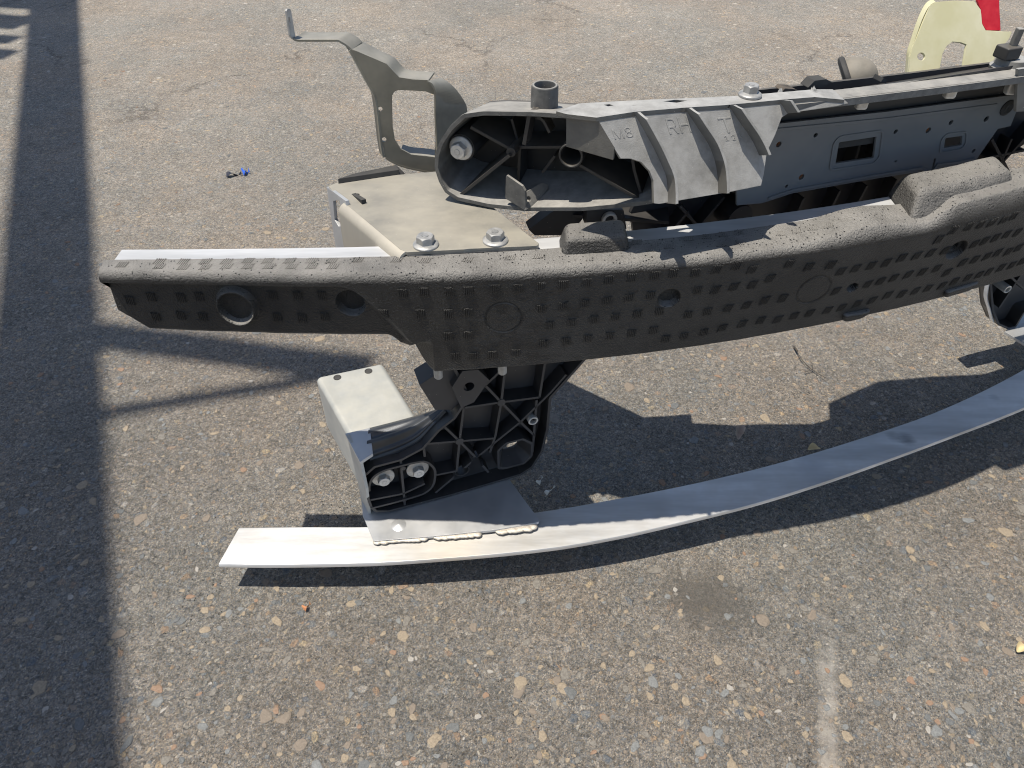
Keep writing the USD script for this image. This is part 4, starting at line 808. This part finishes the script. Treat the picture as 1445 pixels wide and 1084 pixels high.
# ---- upper support bar behind the cover, its web and clips
SBP = Plane(.24, .560, 20.0, z0=.43)
sb_f = np.array([SBP.hit(u, v) for u, v in [(1120, 147), (1165, 142), (1250, 132), (1340, 121), (1432, 109), (1520, 97)]])
zt = lambda x: np.interp(x, sb_f[:, 0], sb_f[:, 2])
bk = np.array([-math.sin(math.radians(20)), math.cos(math.radians(20)), 0])
sf = smooth_curve(sb_f, 60); srr = sf + bk * .017
obj_bar = obj('support_bar', loft([sf, srr, srr - [0, 0, .003], sf - [0, 0, .003]]), 'rim_plastic', asm, label='long dusty black upper support bar above the grille panel')
web_f = sf + bk * .046 - np.array([0, 0, .006])
obj('web', loft([web_f, web_f + bk * .003, web_f + bk * .003 - [0, 0, .06], web_f - [0, 0, .06]]), 'black_plastic', obj_bar)
lipf = sf - bk * .0; obj('front_lip', loft([lipf - bk * .0012, lipf + bk * .0012, lipf + bk * .0012 - [0, 0, .0055], lipf - bk * .0012 - [0, 0, .0055]]), 'rim_plastic', obj_bar)
for u, v in ((1217, 139), (1342, 124), (1428, 119)):
    p = Plane(*(SBP.p0 + bk * .012)[:2], 20.0).hit(u, v + 3)
    obj('clip', m2t(rbox((.009, .008, .013), .002).translate(tuple(map(float, p)))), 'bolt_steel', obj_bar)

# ---- grille panel
GP = Plane(.24, .606, 20.0, z0=.40, lean=-4)
rect1 = ppoly(GP, [(1184, 201), (1237, 193), (1233, 223), (1179, 231)], r=.001); rect2 = ppoly(GP, [(1334, 195), (1358, 192), (1357, 205), (1332, 209)], r=.001)
rds = [(1099, 204, .0026), (1151, 191, .0020), (1264, 186, .0021), (1310, 184, .0027), (1342, 173, .0023), (1392, 168, .0027), (1374, 213, .0021), (1264, 228, .0013), (1131, 250, .0028), (1110, 263, .0016)]
hl = [rect1, rect2] + [pcirc(GP, u, v, r) for u, v, r in rds] + [ppoly(GP, [(1318, 224), (1321, 224), (1318, 239), (1315, 239)])]
pp = ppoly(GP, [(1040, 180), (1104, 174), (1250, 158), (1407, 137), (1445, 132), (1434, 158), (1426, 178), (1408, 182), (1376, 228), (1352, 234), (1326, 237), (1317, 252), (1301, 242), (1249, 250), (1180, 262), (1118, 273), (1075, 287), (1040, 290)], hl)
pan = obj('grille_panel', extr(pp, GP, -.0022, 0), 'panel_steel', asm, label='dark grey steel panel with rectangular and round holes', smooth=25)
for rc, lo in ((rect1, .0065), (rect2, .005)):
    fr = rc.buffer(lo, join_style=1).difference(rc.buffer(lo - .0016, join_style=1)); obj('embossed_frame', extr(fr, GP, -.0005, .0009), 'panel_steel', pan)
rl = LineString(GP.px2([(1085, 184), (1250, 168), (1405, 148)])).buffer(.0013); obj('swage_line', extr(rl, GP, -.0005, .0010), 'panel_steel', pan)
rl = LineString(GP.px2([(1085, 279), (1118, 268), (1180, 257), (1249, 245), (1300, 237), (1313, 245), (1322, 232), (1352, 229), (1374, 224)])).buffer(.0012); obj('swage_line', extr(rl, GP, -.0005, .0012), 'panel_steel', pan)
for u, v in ((1310, 184), (1131, 250), (1099, 204)): obj('rusty_nut', tube(GP.hit(u, v), GP.n, .0036, .0021, -.006, -.0024, 16), 'rust', pan)
obj('grommet', placed(lathe([(.0001, -.001), (.0075, -.001), (.0075, .001), (.0045, .0025), (.0001, .001)], 24), GP.hit(1421, 152), GP.n), 'rubber', pan)

# ---- black air duct behind the beam with diagonal ribs
DP = Plane(.24, .650, 20.0, z0=.36)
dg = ppoly(DP, [(890, 300), (905, 270), (1040, 235), (1080, 170), (1560, 110), (1560, 190), (1445, 204), (1418, 222), (1411, 246), (1560, 240), (1560, 300), (1300, 330), (1000, 365), (900, 372)])
duct = obj('air_duct', extr(dg, DP, -.004, 0), 'tie_plastic', asm, label='black ribbed duct wall behind the bumper beam')
for k, (a, b) in enumerate((((960, 290), (925, 330)), ((950, 282), (985, 322)), ((1010, 270), (960, 330)), ((1122, 272), (1098, 325)), ((1172, 262), (1146, 315)), ((1210, 255), (1184, 305)), ((1252, 247), (1226, 300)), ((1200, 195), (1188, 235)), ((1230, 190), (1216, 235)), ((1445, 172), (1395, 228)), ((1385, 190), (1412, 240)), ((1412, 190), (1388, 245)), ((1380, 215), (1430, 205)))):
    obj('rib', extr(LineString(DP.px2([a, b])).buffer(.0013), DP, -.0005, .014), 'tie_plastic', duct, smooth=25)
obj('boss', placed(lathe([(.0001, -.03), (.014, -.03), (.013, .004), (.0001, .004)], 28), DP.hit(1025, 292) + DP.n * .02, DP.n), 'tie_plastic', duct)
def flat(pts, z, h): m = trimesh.creation.extrude_polygon(Polygon(pts), h, engine='earcut'); return tm(m.vertices + [0, 0, z], m.faces)
ca, sa = math.cos(math.radians(20)), math.sin(math.radians(20)); lat = lambda s, d: (.24 + ca * s - sa * d, .606 + sa * s + ca * d)
shp = [lat(-.13, -.028), lat(.215, -.028), lat(.235, -.10), lat(.60, -.10), lat(.60, .02), (.66, .79), (.49, .773), (.41, .763), (.325, .72), (.31, .679), (.19, .676), (.065, .686)]
sv, sfc = trimesh.creation.triangulate_polygon(Polygon(shp), engine='earcut')
sd = (sv - np.array([.24, .606])) @ np.array([-sa, ca]); sz = np.minimum(.478 - .40 * (sd + .018), .481); nv = len(sv)
sm_ = thicken0(np.column_stack([sv, sz]), sfc, .003)
obj('added_shade_sheet', sm_, 'tie_plastic', duct)  # unseen sheet added to keep sun off the space behind the panel
obj('added_shade_plate', flat([(-.045, .627), (.03, .620), (.055, .600), (.14, .588), (.15, .70), (.085, .694), (-.026, .777), (-.05, .73)], .362, .003), 'tie_plastic', duct)  # plate added out of sight behind the tray to fill the ground shadow
# mounting lug with bolt and fin left of it
LG = Plane(.09, .592, 12.0, z0=.36)
lug = obj('mounting_lug', extr(ppoly(LG, [(828, 296), (880, 296), (884, 322), (872, 340), (836, 340), (828, 320)], r=.002), LG, -.012, 0), 'tie_plastic', asm, label='black plastic lug with a steel sleeve behind the beam', smooth=25)
obj('sleeve', tube(LG.hit(859, 308), LG.n, .0068, .0042, -.010, .004), 'bolt_steel', lug)
obj('side_arm', extr(ppoly(LG, [(752, 337), (782, 314), (794, 307), (806, 311), (828, 297), (832, 318), (810, 345), (760, 345)]), LG, -.03, -.016), 'tie_plastic', lug, smooth=25)
obj('side_fin', extr(ppoly(LG, [(905, 300), (918, 289), (946, 288), (944, 330), (878, 330)]), LG, -.035, -.031), 'side_plate', lug)
obj('side_fin', extr(ppoly(LG, [(882, 300), (912, 290), (895, 310), (866, 336), (872, 318)]), LG, -.026, -.02), 'tie_plastic', lug)

# ---- thin folded headlamp bracket at the upper left
HB = Plane(-.10, .672, 0.0, z0=.45)
hb_px = [(495, 70), (503, 72), (524, 81), (545, 90), (563, 109), (582, 112), (604, 113), (614, 122), (614, 200), (617, 245), (590, 240), (566, 234), (543, 222), (540, 205), (535, 160), (532, 140), (520, 116)]
hole = Polygon([(553, 136), (553, 150), (554, 180), (557, 198), (565, 210), (580, 218), (613.6, 222), (613.6, 134), (600, 129), (582, 128), (562, 127), (556, 130)])
hb = obj('headlamp_bracket', sheet(hb_px, HB, .0018, 9.0, holes=[hole, Point(536.5, 154).buffer(3.2), Point(542, 197).buffer(3.2)]), 'olive_steel', asm, label='thin olive grey folded steel bracket reaching up left', smooth=35)
# left edge folded back, upper flange, arm and tab
def ribbon(px, plane, off, name, m='olive_steel', thick=.0018, n=40):
    a = smooth_curve(np.array([plane.hit(u, v) for u, v in px]), n); b = a + np.asarray(off)
    tng = np.gradient(a, axis=0); nn = np.cross(tng, np.asarray(off, float)); nn /= np.linalg.norm(nn, axis=1, keepdims=True)
    return obj(name, loft([a, b, b - nn * thick, a - nn * thick]), m, hb, smooth=40)
ribbon([(495, 69), (505, 73), (524, 83), (545, 93), (563, 110), (582, 113), (604, 114)], HB, (.004, .022, .0), 'upper_flange')
ribbon([(495, 70), (520, 116), (532, 140), (535, 160), (540, 205), (543, 222)], HB, (-.005, .012, 0), 'edge_fold')
ribbon([(414, 54), (420, 56), (450, 56), (475, 56), (484, 60), (497, 70)], HB, (.006, .020, 0), 'arm')
tb = HB.hit(412, 55); tabp = Plane(tb[0], tb[1], 68.0, z0=tb[2])
tabs = ppoly(tabp, [(404.5, 16), (405.5, 13), (409, 12.5), (411, 16), (417, 52), (414, 56), (409.5, 50)])
ho = ppoly(tabp, [(406.5, 25), (408.5, 24), (410, 32), (408.5, 33)])
obj('end_tab', extr(tabs.difference(ho), tabp, -.0018, 0), 'pale_bolt', hb)
# curled right strap
cu = [(600, 112), (612, 117), (617, 130), (618, 155), (619, 200), (620, 250)]
def strap():
    L_ = smooth_curve(np.array([HB.hit(u, v) + [0, -.002, 0] for u, v in [(603, 113), (611, 118), (615, 130), (615, 160), (617, 200), (619, 250)]]), 40)
    R2 = smooth_curve(np.array([Plane(-.06, .700, 0, z0=.45).hit(u, v) for u, v in [(622, 110), (634, 117), (648, 132), (659, 153), (662, 200), (664, 250)]]), 40)
    nn = np.cross(np.gradient(L_, axis=0), R2 - L_); nn /= np.linalg.norm(nn, axis=1, keepdims=True)
    return loft([L_, R2, R2 - nn * .0018, L_ - nn * .0018])
obj('curled_strap', strap(), 'olive_steel', hb, smooth=50)
ribbon([(566, 214), (580, 218), (600, 220), (620, 223)], HB, (0, .014, .001), 'lower_flange', n=20)
ribbon([(545, 222), (566, 233), (590, 239), (620, 244)], HB, (0, .012, -.001), 'lower_flange', n=20)

# ---- yellow primed bracket at the upper right with a red painted corner
YP = Plane(.40, .690, 18.0, z0=.45, lean=30)
yh = [(1324, 108), (1330, 76), (1336, 65), (1344, 59), (1356, 60), (1364, 63), (1361, 82), (1357, 108)]
yb = obj('yellow_bracket', sheet([(1281, 118), (1284, 80), (1288, 66), (1312, 8), (1320, 3), (1345, 1), (1375, 2), (1384, 14), (1386, 34), (1391, 43), (1428, 45), (1424, 55), (1405, 78), (1398, 96), (1396, 118), (1357, 118), (1322, 118)], YP, .002, 8.0, holes=[Polygon(yh), Point(1300, 80).buffer(5.5), Point(1303, 109).buffer(5.5), Point(1380, 97).buffer(5)]), 'zinc_yellow', asm, label='pale yellow primed steel bracket behind the support bar', smooth=45)
RP = Plane(.42, .722, 10.0, z0=.48, lean=30)
obj('painted_flange', sheet([(1379, 0), (1392, -18), (1409, -14), (1412, 43), (1392, 43), (1386, 34), (1384, 14)], RP, .002, 10.0), 'red_paint', yb, label='red painted flange')
yl = smooth_curve(np.array([YP.hit(u, v) for u, v in [(1281, 118), (1284, 80), (1288, 66), (1312, 8), (1320, 3)]]), 30)
obj('edge_fold', loft([yl, yl + [.0005, .009, 0], yl + [.0015, .009, 0], yl + [.001, .001, 0]]), 'zinc_yellow', yb, smooth=40)

# ---- horn cap, clips and fittings on the bar
hp = onz(1214, 121, .452); hp = Plane(.29, .648, 20, z0=.45).hit(1212, 110)
hn = np.array([.75, -.15, .45])
horn = obj('horn_cap', placed(lathe([(.0001, -.012), (.0195, -.012), (.0210, -.010), (.0210, -.008), (.0190, -.007)] + [(.0190 * math.cos(a), -.007 + .022 * math.sin(a)) for a in np.linspace(.1, 1.35, 9)] + [(.0001, .0150)], 40), hp, hn), 'horn_dust', asm, label='dusty round horn cap behind the support bar', smooth=40)
obj('seal_ring', placed(lathe([(.0212, -.0115), (.0225, -.010), (.0225, -.0075), (.0212, -.006), (.0200, -.009), (.0212, -.0115)], 40), hp, hn), 'rubber', horn)
bp = Plane(.24, .588, 20, z0=.45)
for (pts, m_) in (([(1140, 124), (1150, 114), (1166, 112), (1174, 116), (1160, 124)], 'rubber'), ([(1104, 129), (1108, 125), (1122, 126), (1128, 129)], 'twig'), ([(1243, 116), (1247, 110), (1252, 114), (1250, 118)], 'rubber')):
    obj('loose_clip', extr(ppoly(bp, pts), bp, -.010, 0), m_, obj_bar)
FP = Plane(.42, .652, 18, z0=.45)
post = obj('latch_mount', m2t(rbox((.016, .014, .010), .0015).rotate((0, 0, 18)).translate(tuple(map(float, FP.hit(1422, 73))))), 'black_plastic', asm, label='grey plastic latch mount at the right end')
pq = FP.hit(1435, 52); obj('prong', m2t(rbox((.005, .006, .014), .001).translate(tuple(map(float, pq)))), 'rim_plastic', post)
pq = FP.hit(1425, 92); obj('flange', placed(lathe([(.0001, -.004), (.015, -.004), (.0155, -.001), (.013, .001), (.012, .006), (.0001, .007)], 32), pq, [0, 0, 1]), 'grey_plastic', post)
pq = FP.hit(1470, 97); obj('base', m2t(rbox((.085, .02, .004), .001).rotate((0, 0, 18)).translate(tuple(map(float, pq)))), 'grey_plastic', post)
LC = Plane(.42, .626, 18, z0=.42)
obj('side_cover', extr(ppoly(LC, [(1437, 98), (1560, 84), (1560, 150), (1434, 158)]), LC, -.003, 0), 'grey_plastic', post)

# ---- second tie bracket and plate at the right edge
T2 = Plane(.69, .830, 17.0, z0=.06)
o2 = ppoly(T2, [(1400, 380), (1397, 405), (1400, 440), (1408, 459), (1422, 465), (1434, 462), (1447, 440), (1500, 425), (1560, 400), (1560, 350), (1430, 345)], r=.004)
tie2 = obj('tie_bracket', cat(extr(o2, T2, -.022, -.019), extr(o2.difference(o2.buffer(-.003)), T2, -.0218, .0)), 'tie_plastic', asm, label='black plastic tie bracket at the right edge', smooth=25)
obj('sleeve', tube(T2.hit(1421, 408), T2.n, .0056, .0036, -.02, .002), 'bolt_steel', tie2)
obj('rib', extr(prib(T2, [(1411, 435), (1445, 385)], .0026).intersection(o2), T2, -.0195, -.001), 'tie_plastic', tie2)
obj('rib', extr(prib(T2, [(1420, 385), (1448, 410)], .0026).intersection(o2), T2, -.0195, -.001), 'tie_plastic', tie2)
eg = smooth_curve(np.array([T2.hit(u, v) for u, v in [(1398, 395), (1393, 418), (1398, 440), (1402, 455)]]), 20)
obj('lit_edge_strip', loft([eg, eg + [-.0015, .007, 0], eg + [.0005, .008, 0], eg + [.002, .002, 0]]), 'aluminium', tie2)  # bright metal tone stands in for sunlight on the plastic edge
obj('lower_plate', zpoly([(1418, 468), (1447, 440), (1560, 400), (1560, 450), (1470, 500)], .055, .0035), 'plate_steel', asm, label='grey plate under the right tie bracket')

# ================================================================ litter on the ground
def gp(u, v, dz=0.0): p = onz(u, v, -.001); p[2] += dz; return p
def leaf(name, u, v, L, W, yaw, m, label, category, curl=.3, lift=.002):
    n, k = 14, 5; t = np.linspace(0, 1, n)[:, None]; s = np.linspace(-1, 1, k)[None]
    w = W * np.sin(np.pi * np.clip(t, .02, .98)) ** .8 * (1 - .25 * t); x = (t - .5) * L + 0 * s; y = w * s * .5; z = curl * (w * s) ** 2 / W * 2 + .12 * L * (t - .5) ** 2 * 4 * curl + lift
    v_ = np.stack([x, y + .04 * L * np.sin(t * 4), z], -1).reshape(-1, 3); a = math.radians(yaw); R = np.array([[math.cos(a), math.sin(a), 0], [-math.sin(a), math.cos(a), 0], [0, 0, 1]])
    v_ = v_ @ R + gp(u, v); idx = np.arange(n * k).reshape(n, k)
    f = np.vstack([np.stack([idx[:-1, :-1], idx[1:, :-1], idx[1:, 1:]], -1).reshape(-1, 3), np.stack([idx[:-1, :-1], idx[1:, 1:], idx[:-1, 1:]], -1).reshape(-1, 3)])
    up = np.tile([0, 0, 1.0], (len(v_), 1)); return single(name, thicken(v_, f, up, .0004), m, label, category, smooth=60)
leaf('dry_leaf', 1044, 614, .030, .013, 65, 'dry_leaf', 'dry brown leaf lying in the shadow left of the pale leaf', 'leaf', .5, .004)
leaf('dry_leaf', 1148, 635, .017, .012, 10, 'pale_leaf', 'small pale tan leaf touching the rear edge of the rail', 'leaf', .3)
leaf('yellow_scrap', 1440, 917, .015, .011, 30, 'pale_leaf', 'yellowish leaf scrap at the right edge of the sunlit asphalt', 'leaf', .4)
def crumple(name, u, v, L, W, m, label, category, yaw=0.0, h=.006):
    n, k = 16, 6; t = np.linspace(0, 1, n)[:, None]; s = np.linspace(-.5, .5, k)[None]
    x = (t - .5) * L + 0 * s; y = s * W * (.5 + .5 * np.sin(t * 5.0 + 1)); z = h * (np.sin(t * 7) * .5 + .55) + s * h * np.cos(t * 6) + .0015
    v_ = np.stack([x, y + 0 * x, z], -1).reshape(-1, 3); a = math.radians(yaw); R = np.array([[math.cos(a), math.sin(a), 0], [-math.sin(a), math.cos(a), 0], [0, 0, 1]])
    v_ = v_ @ R + gp(u, v); idx = np.arange(n * k).reshape(n, k)
    f = np.vstack([np.stack([idx[:-1, :-1], idx[1:, :-1], idx[1:, 1:]], -1).reshape(-1, 3), np.stack([idx[:-1, :-1], idx[1:, 1:], idx[:-1, 1:]], -1).reshape(-1, 3)])
    return v_, f
def scrap():
    t = thing('foil_scrap', 'blue and black scrap of foil on the open asphalt', 'scrap', base=gp(337, 248))
    v_, f = crumple('', 331, 249, .030, .012, None, '', '', 12, .006); obj('dark_side', thicken(v_, f, np.tile([0, 0, 1.0], (len(v_), 1)), .0004), 'dark_foil', t)
    v_, f = crumple('', 348, 246, .014, .017, None, '', '', 30, .008); obj('blue_side', thicken(v_, f, np.tile([0, 0, 1.0], (len(v_), 1)), .0004), 'blue_foil', t)
scrap()
v_, f = crumple('', 434, 858, .009, .006, None, '', '', 50, .004); single('orange_scrap', thicken(v_, f, np.tile([0, 0, 1.0], (len(v_), 1)), .0005), 'orange_scrap', 'tiny orange scrap on the asphalt in front of the rail', 'scrap')
def twig(pts, r):
    c = smooth_curve(np.array([gp(u, v, r + .001 + .003 * math.sin(i * 2.0) ** 2) for i, (u, v) in enumerate(pts)]), 24); ms = []
    for a, b in zip(c[:-1], c[1:]):
        ms.append(trimesh.creation.cylinder(r, segment=[a, b + (b - a) * .1], sections=7))
    return cat(*ms)
tw = thing('twig', 'thin forked dark twig on sunlit asphalt beyond the rail', 'twig', base=gp(1140, 515))
obj('stem', twig([(1121, 492), (1127, 505), (1136, 516), (1147, 524), (1165, 537)], .0006), 'twig', tw)
obj('side_shoot', twig([(1136, 526), (1146, 523), (1143, 512)], .00045), 'twig', tw)
obj('bud', twig([(1120, 491), (1124, 499)], .0014), 'twig', tw)
for i, (u, v, L, W, yaw, lab) in enumerate(((762, 680, .012, .006, 60, 'pale paper flake nearest the tie bracket cup'), (776, 694, .016, .005, 45, 'thin pale paper flake in the shadow above the rail'))):
    v_, f = crumple('', u, v, L, W, None, '', '', yaw, .003); single('paper_flake', thicken(v_, f, np.tile([0, 0, 1.0], (len(v_), 1)), .0004), 'paper', lab, 'scrap')
